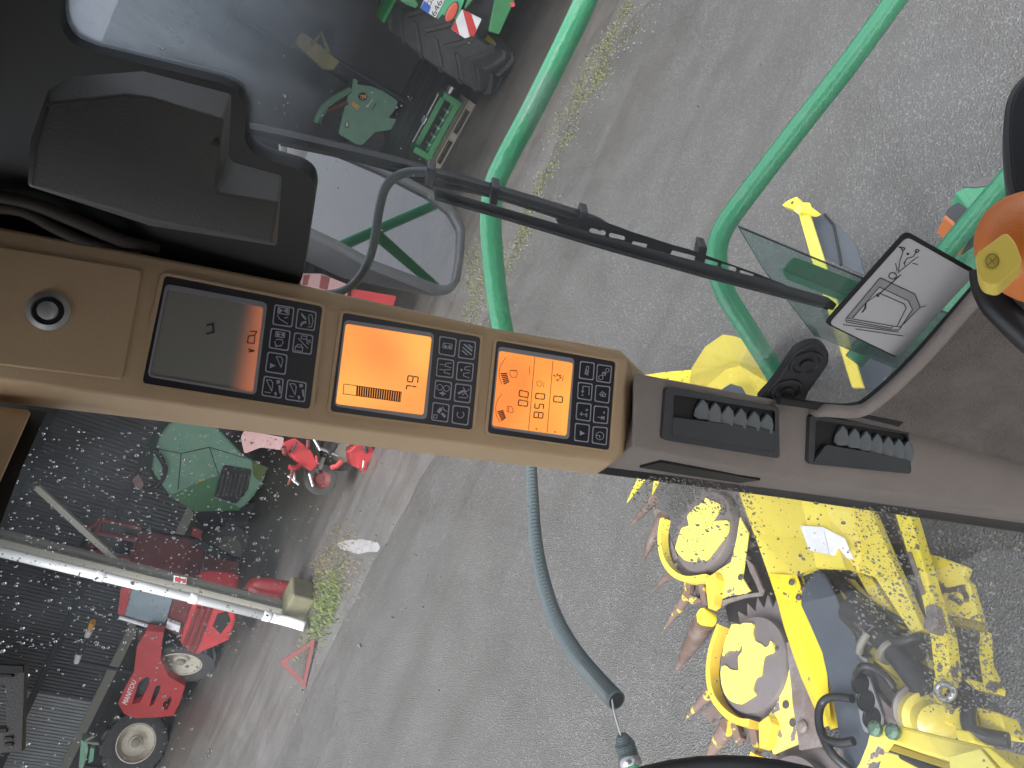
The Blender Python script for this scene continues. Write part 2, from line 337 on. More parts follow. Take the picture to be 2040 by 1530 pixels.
# barn: an open-fronted machine shed, posts along the front, ribbed sheets at the back
barn = thing('machine_shed', 'open-fronted dark machine shed with ribbed grey wall sheets behind the parked machines', 'shed')
mb = MB(); mb.slab([bw(-27, -1.6, 4.35), bw(18, -1.6, 4.35), bw(18, 12, 4.3), bw(-27, 12, 4.3)], Z * .12); mb.build('roof', 'barn_dark', barn)
for i in range(15):  # added front panels: cover the sky, bluish colour imitates its pale haze
    mb = MB(); mb.box(bw(-25.4 + i * 3.02, -1.64, 5.26), BU * 1.49, BV * .03, Z * .9); mb.build('added_fascia', 'fascia_sky_tone', barn)
mb = MB(); mb.box(bw(-26.6, 5.6, 2.15), BU * .08, BV * 6.2, Z * 2.15); mb.build('end_wall', 'barn_dark', barn)
mb = MB(); mb.box(bw(17.2, 5.6, 2.15), BU * .08, BV * 6.2, Z * 2.15); mb.build('end_wall', 'barn_dark', barn)
mb = MB(); mb.box(bw(-4.5, 11.95, 2.15), BU * 22, BV * .05, Z * 2.15); mb.build('backing_wall', 'barn_dark', barn)
def ribbed(width, n):
    P = []
    for i in range(n):
        x = i * width / n; q = width / n
        P += [(x, 0), (x + q * .42, 0), (x + q * .54, -.028), (x + q * .88, -.028)]
    return P + [(width, 0)]
prof = ribbed(1.02, 8); sheet = None
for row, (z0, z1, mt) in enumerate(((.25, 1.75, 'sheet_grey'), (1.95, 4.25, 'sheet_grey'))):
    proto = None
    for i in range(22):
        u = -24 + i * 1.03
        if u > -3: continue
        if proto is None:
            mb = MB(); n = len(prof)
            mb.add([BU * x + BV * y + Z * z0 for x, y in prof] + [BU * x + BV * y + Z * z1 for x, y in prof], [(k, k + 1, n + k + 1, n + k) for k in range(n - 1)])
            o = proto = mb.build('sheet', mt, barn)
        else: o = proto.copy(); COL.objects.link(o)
        if u > -13.5:  # darker copy of the sheet colour: gloom of these bays painted in
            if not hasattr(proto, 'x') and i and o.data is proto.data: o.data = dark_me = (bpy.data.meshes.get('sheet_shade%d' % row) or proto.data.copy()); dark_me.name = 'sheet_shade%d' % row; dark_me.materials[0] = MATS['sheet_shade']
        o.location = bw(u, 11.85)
mb = MB(); mb.box(bw(-13.4, 11.8, 1.85), BU * 10.8, BV * .07, Z * .07); mb.build('wall_rail', 'sheet_dark', barn)
mb = MB(); mb.box(bw(-13.4, 11.86, .13), BU * 10.8, BV * .09, Z * .13); mb.build('wall_plinth', 'column_grey', barn)
for i in range(9):                                                            # dark door leaves at the right of the back wall
    mb = MB(); mb.box(bw(-2.0 + i * 2.05, 11.8, 2.1), BU * 1.0, BV * .04, Z * 2.1); mb.build('door_panel', 'sheet_dark', barn, bevel=.02)
# the front post with its diagonal brace
pf = gp(600, 1222); post_top = 4.34
pd = V((-.8, -.6, 0)).normalized(); px_ = V((.55, -.83, 0)).normalized()
mb = MB(); mb.box(V((pf.x, pf.y, post_top / 2)), BU * .11, BV * .03, Z * post_top / 2); mb.build('post', 'column_grey', barn)
mb = MB(); mb.box(V((pf.x, pf.y, post_top / 2)) - BV * .13, BU * .095, BV * .016, Z * post_top / 2); mb.build('post_flange', 'column_grey', barn)
mb = MB(); mb.box(V((pf.x, pf.y, post_top / 2)) - BV * .07, BU * .012, BV * .05, Z * post_top / 2); mb.build('post_web', 'column_grey', barn)
pb = gp(612, 1205); mb = MB(); mb.box(V((pb.x, pb.y, .16)), BU * .24, BV * .22, Z * .16); mb.build('post_footing', 'moss_concrete' if 'moss_concrete' in MATS else mat('moss_concrete', (.16, .15, .08), .9, col2=(.09, .085, .06), ns=6, bump=.4, bs=40), barn, bevel=.03)
dpt = (V((pf.x, pf.y, 0)) - C0).dot(FW)
mb = MB(); mb.tube([V((pf.x, pf.y, 0)) + Z * 2.35 + BV * .05, V((pf.x, pf.y, 0)) + Z * 3.6 + BU * .75 + BV * .05], .048, 4); mb.build('brace', 'column_grey', barn)
for u in (14.4, -6.2 - 6):
    mb = MB(); mb.box(bw(u, .1, 2.17), BU * .1, BV * .1, Z * 2.17); mb.build('post', 'column_grey', barn)
# post warning label
pl = Plane(V((pf.x, pf.y, 0)) - BV * .148, -BV)
mb = MB(); mb.slab(pl.pts([(346, 1146), (372, 1151), (371, 1164), (345, 1159)]), -BV * .004); o = mb.build('notice', 'sign_white', barn)
mb = MB(); mb.slab(pl.pts([(349, 1149), (361, 1151), (360, 1160), (348, 1158)], .005), -BV * .002); mb.slab(pl.pts([(364, 1152), (371, 1153), (370, 1162), (363, 1161)], .005), -BV * .002); mb.build('notice_print', 'sign_red', o)

# white downpipe beside the post
f0 = gp(600, 1246, .1); dp = thing('downpipe', 'long white plastic rainwater downpipe beside the grey shed post', 'downpipe')
ft = V((f0.x - .03, f0.y + .1, 0))
mb = MB(); mb.tube([ft + Z * .42, ft + Z * 4.34], .058, 16); mb.build('pipe', 'white_pvc', dp, smooth=True)
mb = MB(); mb.tube([ft + Z * .48, ft + Z * .36, ft + Z * .24 + V((.04, -.1, 0)), ft + Z * .08 + V((.07, -.2, 0))], .066, 14, smooth=4); mb.build('shoe', 'white_pvc', dp, smooth=True)
for z in (.5, 1.45, 2.55, 3.9):
    mb = MB(); mb.lathe(ft + Z * z, Z, [(.06, 0), (.068, .01), (.068, .09), (.06, .1)], 16); mb.build('collar', 'white_pvc', dp, smooth=True)
base_at(dp, ft)

# grass, moss and gravel
def tufts(name, spots, n, spread, hmin, hmax, mt, label, w=.007):
    mb = MB()
    for _ in range(n):
        a = random.choice(spots); p = a + V((random.gauss(0, spread), random.gauss(0, spread), 0)); h = random.uniform(hmin, hmax); an = random.uniform(0, 6.28)
        d = V((math.cos(an), math.sin(an), 0)); s_ = V((-d.y, d.x, 0)) * w; l = d * h * random.uniform(.2, .9)
        mb.add([p - s_, p + s_, p + l * .4 + Z * h * .7 + s_ * .6, p + l + Z * h], [(0, 1, 2, 3)])
    return tag(mb.build(name, mt), label, None, None, 'stuff')
P = [gp(x, y, .01) for x, y in ((640, 1215), (655, 1190), (650, 1235), (625, 1255), (668, 1170), (632, 1175), (660, 1210))]
o = tufts('grass', P, 1100, .2, .012, .075, 'grass_green', 'green grass at the foot of the downpipe')
P = [gp(x, y, .01) for x, y in ((640, 1140), (655, 1120), (665, 1105), (630, 1150), (672, 1130), (690, 1160))]
tufts('dry_grass', P, 800, .26, .01, .05, 'grass_dry', 'dry yellowed grass beside the downpipe')
line = [(1255, 20), (1215, 95), (1180, 150), (1150, 200), (1125, 260), (1085, 350), (1060, 420), (1040, 470), (1010, 520), (985, 600), (960, 560), (945, 515), (1200, 130), (930, 620)]
P = [gp(x + random.gauss(0, 9), y + random.gauss(0, 16), .008) for x, y in line for _ in range(3)]
tufts('moss', P, 3200, .1, .008, .035, 'moss_green', 'moss tufts along the wet edge of the concrete', .008)
def stones(name, spots, n, spread, r0, r1, label):
    mb = MB()
    for _ in range(n):
        a = random.choice(spots); p = a + V((random.gauss(0, spread), random.gauss(0, spread), 0)); r = random.uniform(r0, r1)
        q = [V((random.uniform(.6, 1) * r * math.cos(k * 1.57 + random.random()), random.uniform(.6, 1) * r * math.sin(k * 1.57), 0)) for k in range(4)]
        mb.add([p + k for k in q] + [p + Z * r * .8], [(0, 1, 4), (1, 2, 4), (2, 3, 4), (3, 0, 4)])
    tag(mb.build(name, 'gravel'), label, None, None, 'stuff')
stones('gravel', P + [gp(x, y, .006) for x, y in ((700, 1180), (720, 1150), (690, 1220), (610, 1380), (590, 1420), (650, 1300), (710, 1210))], 1500, .24, .004, .013, 'loose gravel and grit along the concrete edge')
# pale flat patch on the floor
pm = mat('wet_film', (.09, .085, .08), .03, col2=(.11, .1, .1), ns=3, spec=.9)
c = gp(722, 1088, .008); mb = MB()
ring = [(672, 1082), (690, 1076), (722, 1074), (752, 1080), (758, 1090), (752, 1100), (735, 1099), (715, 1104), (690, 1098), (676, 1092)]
mb.add(rounded([gp(x, y, .008) for x, y in ring], .06), [tuple(range(len(ring) * 5))]); struct(mb.build('pale_patch', 'patch_pale_grey'))

# ================================================================== THINGS IN THE YARD AND SHED
def wheel(root, c, ax, r, w, rim, hub='bright_steel', lugs=0, name='wheel', rimr=.55, lip=.86):
    ax = ax.normalized(); h = w / 2; u = ax.orthogonal().normalized(); q = ax.cross(u); mb = MB()
    mb.lathe(c, ax, [(r * rimr, -h * .8), (r * .86, -h), (r * .95, -h * .9), (r * .965, -h * .4), (r * .965, h * .4), (r * .95, h * .9), (r * .86, h), (r * rimr, h * .8)], 40, caps=False)
    for k in range(lugs):
        for sgn in (-1, 1):
            a = 2 * math.pi * (k + (.5 if sgn > 0 else 0)) / lugs
            pts = []
            for t, da in ((.0, 0), (.45, .12), (.8, .2), (1.02, .23)):
                b_ = a + da * 1.25; rr = r * (1.0 if t < .9 else .93); dr = u * math.cos(b_) + q * math.sin(b_)
                pts.append((c + ax * sgn * h * t, dr, rr, u * -math.sin(b_) + q * math.cos(b_)))
            for (p0, d0, r0, t0), (p1, d1, r1, t1) in zip(pts[:-1], pts[1:]):
                k0, k1 = t0 * r * .032, t1 * r * .032
                mb.prism([p0 + d0 * (r0 * .955) - k0 * 1.3, p0 + d0 * (r0 * .955) + k0 * 1.3, p0 + d0 * (r0 + .02) + k0, p0 + d0 * (r0 + .02) - k0],
                         [p1 + d1 * (r1 * .955) - k1 * 1.3, p1 + d1 * (r1 * .955) + k1 * 1.3, p1 + d1 * (r1 + .02) + k1, p1 + d1 * (r1 + .02) - k1])
    t = mb.build(name, 'rubber', root, auto=40)
    mb = MB(); mb.lathe(c, ax, [(.03, -h * .55), (r * .2, -h * .5), (r * .22, -h * .25), (r * .4, -h * .15), (r * rimr * .92, -h * .55), (r * rimr * 1.04, -h * lip), (r * rimr * 1.1, -h * lip * .98), (r * rimr * 1.04, h * .86), (r * rimr * .92, h * .6), (r * .3, h * .2), (.03, h * .2)], 32); mb.build('rim', rim, t, auto=30)
    mb = MB(); mb.lathe(c - ax * h * .55, ax, [(.02, -.05), (r * .12, -.04), (r * .14, 0), (r * .1, .02)], 14); mb.build('hub', hub, t, auto=30)
    return t

# --- green tractor (rear), upper right of the upright view
TH = R_(29); tf = V((math.sin(TH), math.cos(TH), 0)); ts = V((tf.y, -tf.x, 0))         # forward, right
tr = thing('tractor', 'green farm tractor seen from behind with warning board and number plate', 'tractor')
tc_ = gp(900, 84, 1.02) + tf * .4
wheel(tr, tc_, ts, 1.04, .7, 'yellow_paint', lugs=18, name='rear_wheel', rimr=.62, lip=1.06)
wheel(tr, tc_ + ts * 1.9, ts, .99, .66, 'yellow_paint', lugs=18, name='rear_wheel', rimr=.6)
wheel(tr, tc_ + tf * 2.8 + Z * -.25 + ts * .15, ts, .73, .5, 'yellow_paint', lugs=14, name='front_wheel', rimr=.6)
mb = MB(); mb.box(tc_ + ts * 1.0 + tf * 1.6 + Z * .25, ts * .32, tf * 2.0, Z * .35); mb.build('chassis', 'sheet_dark', tr, bevel=.04)
mb = MB(); mb.box(tc_ + ts * 1.0 + tf * 2.4 + Z * .95, ts * .42, tf * 1.2, Z * .4); mb.build('bonnet', 'deere_green', tr, bevel=.12)
rp = Plane(tc_ - tf * .9, -tf)                                                            # plane across the back of the fenders
D = lambda L: [(x / 6.8 + 780, y / 6.8) for x, y in L]
mb = MB(); mb.slab(rounded(rp.pts(D([(720, 0), (760, -120), (1060, -160), (990, 0), (900, 240), (800, 372), (690, 340), (606, 250)])), .05), tf * .25); mb.build('fender', 'rail_green', tr, bevel=.025)
mb = MB(); n = 8                                                                          # the mudguard arching over the wheel
for i in range(n):
    a0, a1 = R_(50 + i * 8), R_(50 + (i + 1) * 8)
    q = [tc_ + (tf * math.cos(a) + Z * math.sin(a)) * rr + ts * .0 for a, rr in ((a0, 1.08), (a1, 1.08), (a1, 1.13), (a0, 1.13))]
    mb.prism([p - ts * .3 for p in q], [p + ts * .42 for p in q])
mb.build('mudguard', 'deere_green', tr)
mb = MB(); mb.slab(rp.pts(D([(480, -80), (390, 110), (600, 243), (722, 0), (760, -80)]), .03), tf * .02); pk = mb.build('number_plate', 'sign_white', tr)
mb = MB(); mb.slab(rp.pts(D([(450, 10), (390, 110), (500, 188), (535, 95)]), .033), tf * .002); mb.build('plate_band', 'plate_blue', pk)
pq = lambda L: rp.pts(D(L), .035)
mb = MB(); lettering(mb, 'GH', pq([(470, 62), (545, -85), (600, -50), (520, 98)]), V()); mb.build('plate_characters', 'print_black', pk); mb = MB(); lettering(mb, '646-H', pq([(530, 190), (705, -150), (765, -120), (592, 226)]), V()); mb.build('plate_characters', 'print_black', pk)
mb = MB(); cx, cy = 815, 168; ring = []
for k in range(24):
    a = k * math.pi / 12; l, w_ = 162 * math.cos(a), 74 * math.sin(a); ring.append((cx + l * .46 + w_ * .88, cy - l * .88 + w_ * .46))
mb.slab(rp.pts(D(ring), .012), tf * .02); tl = mb.build('lamp_rim', 'print_black', tr)
mb = MB(); mb.slab(rp.pts(D([(cx + (x - cx) * .9, cy + (y - cy) * .93) for x, y in ring]), .05), tf * .045); mb.build('tail_lamp', 'lamp_red', tr, bevel=.02, seg=3)
wbd = thing('warning_board', 'red and white striped warning board behind the tractor tyre', 'warning board')
mb = MB(); mb.slab(rounded(rp.pts(D([(955, 125), (1222, 258), (1072, 570), (805, 395)]), .12), .02), tf * .02); mb.build('board', 'sign_white', wbd)
for L in ([(962, 128), (1080, 186), (1155, 412), (1076, 555)], [(868, 280), (922, 470), (808, 394)]):
    mb = MB(); mb.slab(rp.pts(D(L), .123), tf * .002); mb.build('stripe', 'sign_red', wbd)
mb = MB(); mb.tube([rp.at(*D([(1040, 540)])[0], .1), rp.at(*D([(1050, 590)])[0], .1)], .02, 8); mb.build('bracket', 'bright_steel', wbd)
for L, th in (([(1400, -40), (1690, -40), (1460, 470), (1310, 430)], .1), ([(1020, 0), (1120, -20), (1000, 130), (985, 110)], .03), ([(100, 0), (330, 0), (372, 70), (330, 118), (200, 70)], .2)):
    mb = MB(); mb.slab(rp.pts(D(L), .0 if th > .1 else .2), tf * th); mb.build('lift_arm', 'deere_green', tr, bevel=.015)
mb = MB(); mb.tube([rp.at(*D([(1640, 60)])[0], .22), rp.at(*D([(1640, 60)])[0], .235)], .035, 10); mb.build('reflector', 'sign_red', tr)
mb = MB(); mb.box(tc_ + ts * 1.0 - Z * .2, ts * .9, tf * .25, Z * .25); mb.build('rear_axle', 'sheet_dark', tr, bevel=.05)
base_at(tr, V((tc_.x, tc_.y, 0)))

# --- pallet with green implement frame
e1 = (gp(948, 208) - gp(872, 345)); e1.z = 0; pl_len = e1.length; e1.normalize(); e2 = V((-e1.y, e1.x, 0)); pc = (gp(948, 208) + gp(872, 345)) / 2 + e2 * .38
pal = thing('pallet', 'weathered wooden pallet under the green implement frame', 'pallet')
for k in (-1, 0, 1):
    for j in (-1, 0, 1):
        mb = MB(); mb.box(pc + e2 * k * .34 + e1 * j * (pl_len / 2 - .08) + Z * .075, e1 * .075, e2 * .05, Z * .05); mb.build('block', 'wood', pal)
    mb = MB(); mb.box(pc + e2 * k * .34 + Z * .012, e1 * pl_len / 2, e2 * .05, Z * .011); mb.build('bottom_board', 'wood', pal)
for k in range(6):
    mb = MB(); mb.box(pc + e2 * (-.36 + k * .144) + Z * .138, e1 * pl_len / 2, e2 * .055, Z * .011); mb.build('top_board', 'wood', pal)
base_at(pal, pc)
gf = thing('harvester_attachment', 'green metal attachment frame with white label lying on the pallet', 'machine part')
for k, z in ((.05, .24), (.25, .42), (-.12, .22)):
    mb = MB(); mb.box(pc + e2 * k + Z * z, e1 * pl_len * .4, e2 * .035, Z * .05); mb.build('beam', 'deere_green', gf, bevel=.01)
for j in (-.4, .38):
    mb = MB(); mb.box(pc + e1 * pl_len * j + Z * .33 + e2 * .08, e1 * .06, e2 * .24, Z * .18); mb.build('end_plate', 'deere_green', gf, bevel=.02)
mb = MB(); mb.tube([pc + e2 * .3 + Z * .5 - e1 * pl_len * .4, pc + e2 * .3 + Z * .5 + e1 * pl_len * .36], .018, 8); mb.build('rod', 'bright_steel', gf)
mb = MB(); mb.box(pc + e2 * .22 + Z * .53 - e1 * .04, e1 * .06, e2 * .16, Z * .008); mb.build('label', 'sign_white', gf)
mb = MB(); mb.tube([pc + e1 * pl_len * .4 + Z * .42, pc + e1 * pl_len * .52 + Z * .42], .07, 12); mb.build('end_cap', 'bright_steel', gf)
for k in range(7):
    mb = MB(); mb.box(pc + e1 * (-.5 + k * .16) + e2 * .02 + Z * .3, e1 * .02, e2 * .13, Z * .025); mb.build('rib', 'pale_green', gf)
base_at(gf, pc + Z * .15)

# --- green tapered implement hood with stickers
D = lambda L: [(x / 5.368 + 580, y / 5.368 + 140) for x, y in L]
hb = gp(750, 318); hd = (hb - C0).dot(FW) - .3; hn = (C0 - hb); hn.z = 0; hn.normalize(); hp = Plane(hb, hn)
hop = thing('implement_hood', 'pale green tapered implement hood with dark oval emblem and orange stickers', 'farm implement')
mb = MB(); mb.slab(rounded(hp.pts(D([(700, 150), (850, 170), (1010, 230), (1145, 330), (1110, 420), (1040, 510), (1130, 520), (1120, 600), (1050, 640), (900, 660), (760, 800), (690, 790), (505, 680), (530, 560), (570, 400), (600, 290), (650, 200), (660, 80), (720, 110)])), .06, 3), -hn * .8); mb.build('hood', 'pale_green', hop, bevel=.03)
def hs_(L, h, nm, mt, th=.008): mb = MB(); mb.slab(hp.pts(D(L), h), -hn * th); return mb.build(nm, mt, hop)
em = hs_([(765 + 50 * math.cos(k * .393), 280 + 46 * math.sin(k * .393)) for k in range(16)], .012, 'emblem', 'print_black')
mb = MB()
for L in ([(725, 262), (745, 268), (762, 262), (790, 268), (808, 262), (800, 280), (775, 290), (752, 284)], [(770, 286), (782, 290), (765, 312), (752, 316)], [(752, 282), (748, 300), (735, 306), (742, 286)], [(795, 252), (808, 250), (804, 268), (794, 268)]): mb.slab(hp.pts(D(L), .016), -hn * .002)
mb.build('leaping_deer', 'tint_orange', em)
hs_([(660, 330), (740, 390), (705, 425), (640, 365)], .012, 'sticker', 'tint_orange'); hs_([(510, 268), (560, 238), (582, 268), (530, 300)], .03, 'reflector', 'tint_orange')
hs_([(868, 306), (876, 312), (826, 385), (818, 380)], .012, 'level_gauge', 'sign_white'); hs_([(817 + 14 * math.cos(k), 382 + 14 * math.sin(k)) for k in range(6)], .016, 'level_gauge', 'sign_white')
hs_([(905, 345), (918, 350), (870, 425), (860, 418)], .012, 'sticker', 'moss_green')
hs_([(598 + 24 * math.cos(k * .524), 582 + 38 * math.sin(k * .524)) for k in range(12)], .012, 'sticker', 'print_black'); hs_([(598 + 15 * math.cos(k * .524), 580 + 28 * math.sin(k * .524)) for k in range(12)], .018, 'sticker', 'sign_white')
h_ = lambda x, y, k=0: hp.at(*D([(x, y)])[0], k)
mb = MB(); mb.tube([h_(640, 205), h_(560, 250), h_(430, 325), h_(330, 430), h_(260, 560)], [.07, .08, .09, .09, .07], 8, smooth=4); mb.build('drawbar', 'pale_green', hop, auto=40)
mb = MB(); mb.tube([h_(400, 430, .1), h_(600, 340, .1)], .06, 10); mb.build('strut', 'red_dull', hop)
mb = MB(); mb.tube([h_(395, 400, .1), h_(385, 440, .1), (h_(340, 500, .1)), h_(310, 580, .1)], .018, 8); mb.build('linkage', 'bright_steel', hop)
mb = MB(); mb.slab(hp.pts(D([(560, 780), (980, 640), (1050, 900), (600, 1000)]), -.1), -hn * .5); mb.build('stand', 'sheet_dark', hop)
base_at(hop, hb)
# yellow tool in the dark
D = lambda L: [(x / 3.1875 + 560, y / 3.1875) for x, y in L]
yb = hb + hn * .3; yp = Plane(yb, hn); yt = thing('yellow_implement', 'dull yellow implement arm standing in the dark shed', 'farm implement')
mb = MB(); mb.slab(yp.pts(D([(90, 250), (125, 205), (160, 215), (375, 390), (335, 445), (265, 440), (95, 285)])), -hn * .3); mb.build('arm', mat('dull_yellow', (.3, .24, .06), .6, col2=(.2, .17, .06), ns=4), yt, bevel=.03)
mb = MB(); mb.tube([yp.at(620, 90, .05), yp.at(640, 66, .05), yp.at(655, 105, .05)], .05, 8); mb.build('hook', 'dull_yellow', yt)
mb = MB(); mb.tube([yp.at(640, 100, -.15), V((yp.at(640, 100).x, yp.at(640, 100).y, 0)) - hn * .15], .06, 8); mb.build('stand', 'sheet_dark', yt)
base_at(yt, V((yp.at(640, 100).x, yp.at(640, 100).y, 0)))

# --- red telehandler under the shed, left of the post
w1 = gp(322, 1474); w2 = gp(446, 1312)
La = (w2 - w1); La.z = 0; La.normalize(); Nn = V((La.y, -La.x, 0))
if Nn.dot(C0 - w1) < 0: Nn.negate()
tele = thing('telehandler', 'red telehandler with white lettering and slotted side panel under the shed', 'telehandler')
D = lambda L: [(x / 3.1875, y / 3.1875 + 1100) for x, y in L]
sp = Plane(w1 + Nn * .1, Nn)
wc = gp(268, 1480, .55); wax = C0 - wc; wax.z = 0; wheel(tele, wc, -wax, .56, .4, mat('rim_beige', (.46, .43, .36), .6, col2=(.3, .28, .23), ns=8), hub='column_grey', lugs=14)
w2c = V((w2.x, w2.y, .58)) - La * .5; wheel(tele, w2c - Nn * .2, -Nn, .6, .42, 'rim_beige', hub='column_grey', lugs=14)
holes = [[(880, 830), (930, 790), (950, 800), (950, 830), (890, 955), (838, 968)], [(965, 920), (990, 852), (1020, 842), (1015, 880), (975, 968), (948, 982)], [(1035, 960), (1085, 912), (1092, 940), (1060, 1002), (1032, 990)]]
mb = MB(); mb.holed(sp.pts(D([(930, 500), (1040, 510), (1030, 560), (1020, 680), (1070, 790), (1175, 850), (1140, 960), (1100, 1040), (980, 1050), (860, 1055), (790, 1030), (750, 960), (800, 850), (850, 760), (870, 600)])), [sp.pts(D(h)) for h in holes], -Nn * .12); mb.build('side_panel', 'red_paint', tele)
mb = MB(); mb.slab(sp.pts(D([(880, 620), (1010, 640), (1060, 800), (1140, 880), (1080, 1010), (860, 1030), (790, 980), (850, 780)]), -.16), -Nn * 1.2); mb.build('engine_block', 'sheet_dark', tele)
mb = MB(); lettering(mb, 'MANITOU', sp.pts(D([(776, 955), (842, 808), (866, 822), (806, 972)]), .006), V()); mb.build('lettering', 'sign_white', tele)
fp = Plane(w2 + Nn * .55, Nn)
mb = MB(); mb.slab(rounded(fp.pts(D([(1220, 330), (1310, 330), (1480, 350), (1500, 425), (1455, 560), (1240, 655), (1140, 580)])), .08), -Nn * .6); fo = mb.build('fender', 'red_paint', tele, bevel=.03)
for a, b in (((1262, 350), (1168, 590)), ((1300, 350), (1200, 620)), ((1338, 345), (1226, 640))):
    mb = MB(); mb.tube([fp.at(*D([a])[0], .02), fp.at(*D([b])[0], .02)], .03, 6); mb.build('ridge', 'red_dull', fo)
mb = MB(); mb.slab(fp.pts(D([(1380, 395), (1440, 380), (1460, 440), (1400, 520), (1350, 470)]), .012), -Nn * .02); mb.build('lamp_socket', 'print_black', fo)
cp = Plane(w2 - Nn * .1, Nn)
mb = MB(); mb.slab(cp.pts(D([(770, 210), (1120, 270), (1220, 330), (1160, 560), (1040, 490), (745, 400)]), -.05), -Nn * 1.1); mb.build('cab', 'red_dull', tele, bevel=.04)
mb = MB(); mb.slab(cp.pts(D([(840, 228), (1100, 282), (1042, 474), (792, 402)]), .0), -Nn * .03); mb.build('window', 'machine_glass', tele)
mb = MB(); mb.slab(cp.pts(D([(768, 225), (836, 225), (792, 400), (748, 392)]), .02), -Nn * .05); mb.build('door_pillar', 'red_paint', tele)
mb = MB(); mb.tube([cp.at(*D([(755, 412)])[0], .03), cp.at(*D([(1035, 498)])[0], .03)], .03, 8); mb.build('trim_bar', 'white_pvc', tele)
mb = MB(); mb.slab(cp.pts(D([(1062, 440), (1145, 470), (1135, 510), (1050, 480)]), .03), -Nn * .06); mb.build('side_lamp', 'sign_white', tele)
mb = MB(); mb.slab(sp.pts(D([(860, 480), (1040, 500), (1300, 680), (1200, 800), (1060, 760), (1010, 560), (880, 560)]), -.5), -Nn * .6); mb.build('chassis', 'sheet_dark', tele)
base_at(tele, V((w1.x, w1.y, 0)))
# amber/white striped pole and green panel left of it
wp = thing('marker_pole', 'striped orange and white marker pole in the dark shed', 'pole'); p0, p1 = gp(300, 1330), None
pp = Plane(w1 - Nn * 2.0, Nn)
for i, (a, b, mt) in enumerate((((590, 440), (575, 490), 'tint_orange'), ((575, 490), (555, 530), 'sign_white'), ((555, 530), (505, 640), 'sheet_dark'), ((505, 640), (487, 695), 'sign_white'))):
    mb = MB(); mb.tube([pp.at(*D([a])[0]), pp.at(*D([b])[0])], .06, 10); mb.build('band', mt, wp)
bt = pp.at(*D([(487, 695)])[0]); mb = MB(); mb.tube([bt, V((bt.x, bt.y, 0))], .04, 8); mb.build('shaft', 'sheet_dark', wp); base_at(wp, V((bt.x, bt.y, 0)))
gpn = thing('green_guard', 'green sheet guard beside the telehandler wheel', 'machine part'); g2 = Plane(w1 - Nn * .6 - La * .9, Nn)
for L in ([(500, 1370), (515, 1190), (555, 1215), (560, 1260), (520, 1400)], [(575, 1240), (600, 1250), (590, 1330), (560, 1340)]):
    mb = MB(); mb.slab(g2.pts(D(L + [])), -Nn * .15); mb.build('sheet', 'pale_green', gpn)
mb = MB(); mb.tube([g2.at(*D([(600, 1165)])[0], .1), g2.at(*D([(545, 1200)])[0], .1), g2.at(*D([(640, 1215)])[0], .1)], .035, 8, smooth=4); mb.build('pipe', 'column_grey', gpn, smooth=True)
mb = MB(); q_ = g2.at(*D([(530, 1390)])[0]); mb.tube([q_ - Nn * .1, V((q_.x, q_.y, 0)) - Nn * .1], .05, 8); mb.build('leg', 'sheet_dark', gpn)
base_at(gpn, V((q_.x, q_.y, 0)))

# --- second red machine behind the post
D = lambda L: [(x / 3.1875, y / 3.1875 + 800) for x, y in L]
rb = gp(475, 1150); rn = C0 - rb; rn.z = 0; rn.normalize(); rpn = Plane(rb, rn)
rm = thing('red_loader', 'dark red loader with framed cab windows standing behind the grey post', 'loader')
mb = MB(); mb.slab(rpn.pts(D([(500, 930), (640, 740), (900, 800), (1290, 870), (1520, 1000), (1500, 1140), (1380, 1160), (870, 1010), (560, 960)]), -.1), -rn * 1.4); mb.build('body', 'cab_glass_dark', rm, bevel=.05)
bars = [((640, 745), (580, 930)), ((630, 830), (885, 880)), ((895, 850), (830, 1000)), ((560, 800), (640, 745)), ((640, 745), (900, 800)), ((880, 1010), (1380, 1140)), ((900, 860), (880, 1015)), ((480, 940), (840, 1000))]
for a, b in bars:
    mb = MB(); mb.tube([rpn.at(*D([a])[0], .02), rpn.at(*D([b])[0], .02)], .055, 6); mb.build('frame_bar', 'red_dull', rm)
mb = MB(); mb.slab(rounded(rpn.pts(D([(1270, 960), (1400, 1000), (1520, 1020), (1500, 1110), (1390, 1130), (1290, 1060)]), .02), .05), -rn * .4); mb.build('mudguard', 'red_dull', rm, bevel=.03)
mb = MB(); mb.slab(rpn.pts(D([(1220, 790), (1290, 820), (1280, 880), (1210, 850)]), .02), -rn * .2); mb.build('lamp_cluster', 'red_paint', rm, bevel=.02)
mb = MB(); mb.tube([rpn.at(*D([(930, 890)])[0], .1), rpn.at(*D([(930, 990)])[0], .1)], .02, 6); mb.build('mirror_arm', 'bright_steel', rm)
mb = MB(); mb.tube([rpn.at(*D([(1200, 950)])[0], .1), rpn.at(*D([(1270, 990)])[0], .1), rpn.at(*D([(1280, 1080)])[0], .1)], .06, 6); mb.build('lever', 'column_grey', rm)
wheel(rm, rpn.at(*D([(1420, 960)])[0], -.45), rn, .55, .4, 'column_grey', lugs=12); wheel(rm, rpn.at(*D([(1460, 1140)])[0], -.3), rn, .45, .4, 'column_grey', lugs=12)
base_at(rm, V((rb.x, rb.y, 0)))

